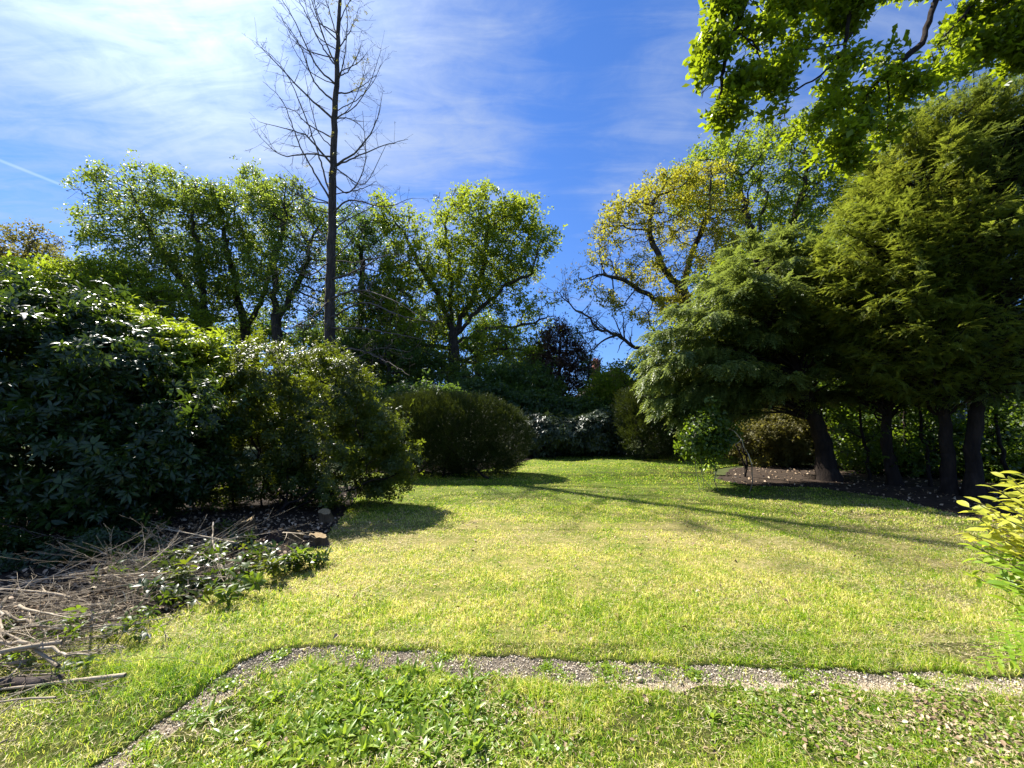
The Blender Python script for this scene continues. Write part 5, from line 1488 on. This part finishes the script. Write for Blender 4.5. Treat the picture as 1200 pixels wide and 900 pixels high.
def near_plants():
    rg = np.random.default_rng(88)
    # shrub with yellow-green leaves entering from the right
    base = np.array((2.85, 2.0, 0.)); root = empty('garden_shrub', base, 'young shrub with yellow-green pointed leaves at the right edge in front', 'shrub')
    mb = MB(); lo = MB(); hi = MB()
    lf, ff = leaf_long(1, .42, .25, .3, 3); T1 = (lf, ff, np.zeros(len(lf), int))
    Y = 1.9
    tips = [(1172, 588), (1190, 572), (1150, 610), (1135, 625), (1175, 620), (1200, 600), (1160, 640), (1185, 650), (1148, 668), (1170, 675), (1195, 690), (1210, 640), (1220, 660), (1215, 580), (1178, 560), (1205, 620), (1160, 600), (1182, 705)]
    tips = tips + [(a + 14 * math.sin(i * 2.3), b + 16 * math.cos(i * 1.7)) for i, (a, b) in enumerate(tips)] + [(1200, 570), (1190, 610), (1165, 655), (1190, 665), (1150, 590), (1165, 572), (1140, 640), (1178, 640), (1198, 555), (1158, 622), (1180, 690), (1145, 655), (1172, 605), (1192, 590)]
    for i, (px, py) in enumerate(tips):
        e = P(px, py, Y + rg.normal(0, .12)); s0 = base + rg.normal(0, .05, 3) * (1, 1, 0)
        m = np.array([s0[0] * .55 + e[0] * .45 + .12, (s0[1] + e[1]) / 2, e[2] * .75])
        c = np.array(catmull([s0, m, e], 6)); n = len(c)
        tubes(mb, c, np.arange(-1, n - 1), np.linspace(.008, .0025, n), np.arange(1, n), 5, rg)
        t = np.linspace(.62, 1, 16); q = t * (n - 1); a = np.minimum(q.astype(int), n - 2); f = (q - a)[:, None]
        pos = c[a] * (1 - f) + c[a + 1] * f; ax = norm(c[a + 1] - c[a]); lat = norm(np.cross(ax, (0, 0, 1)))
        sg = np.where(np.arange(16) % 2, 1, -1)[:, None]
        d = ax * .6 + lat * sg + rg.normal(0, .35, (16, 3)); M = frames(d, norm(np.array([0, 0, 1.]) + rg.normal(0, .4, (16, 3))), .3, rg)
        scatter(hi if py < 640 else lo, T1, pos, M, .068 * rg.uniform(.6, 1.15, 16), rg=rg)
    mb.build('stems', M_STICK, root); hi.build('upper_leaves', L_YELLOW, root); lo.build('lower_leaves', L_BRIGHT, root)
    # compound fronds lower down
    base = np.array((2.75, 1.55, 0.)); root = empty('frond_plant', base, 'plant with feathery bright green fronds at the lower right edge', 'plant')
    st = MB(); lb = MB()
    lf, ff = leaf_long(1, .28, .2, .2, 3); T2 = (lf, ff, np.zeros(len(lf), int))
    for i, (px, py) in enumerate([(1148, 775), (1160, 745), (1176, 728), (1165, 765), (1185, 760), (1190, 742), (1205, 775), (1200, 725), (1155, 760), (1172, 750), (1195, 760), (1180, 776), (1215, 750), (1150, 782)]):
        e = P(px, py, 1.55 + rg.normal(0, .08)); m = np.array([base[0] * .6 + e[0] * .4, (base[1] + e[1]) / 2, e[2] + .06])
        c = np.array(catmull([base, m, e], 8)); n = len(c)
        tubes(st, c, np.arange(-1, n - 1), np.linspace(.003, .001, n), np.arange(1, n), 5, rg)
        k = 34; t = np.linspace(.40, 1, k); q = t * (n - 1); a = np.minimum(q.astype(int), n - 2); f = (q - a)[:, None]
        pos = c[a] * (1 - f) + c[a + 1] * f; ax = norm(c[a + 1] - c[a]); lat = norm(np.cross(ax, (0, 0, 1))); sg = np.where(np.arange(k) % 2, 1, -1)[:, None]
        d = ax * .75 + lat * sg + rg.normal(0, .06, (k, 3)); M = frames(d, (0, 0, 1), .15, rg)
        scatter(lb, T2, pos, M, .10 * (1.15 - t * .75), rg=rg)
    st.build('stems', L_BRIGHT, root); lb.build('leaves', L_BRIGHT, root)


import time
for fn in (put_houses, put_far, put_trees, golden_limb, bare_tree, put_conifers, slim_trees, overhang, put_shrubs, sapling, stumps, brush_pile, cuttings, near_plants):
    t_ = time.time(); fn(); print('TIME', fn.__name__, round(time.time() - t_, 1), 'polys', sum(len(m.polygons) for m in bpy.data.meshes))
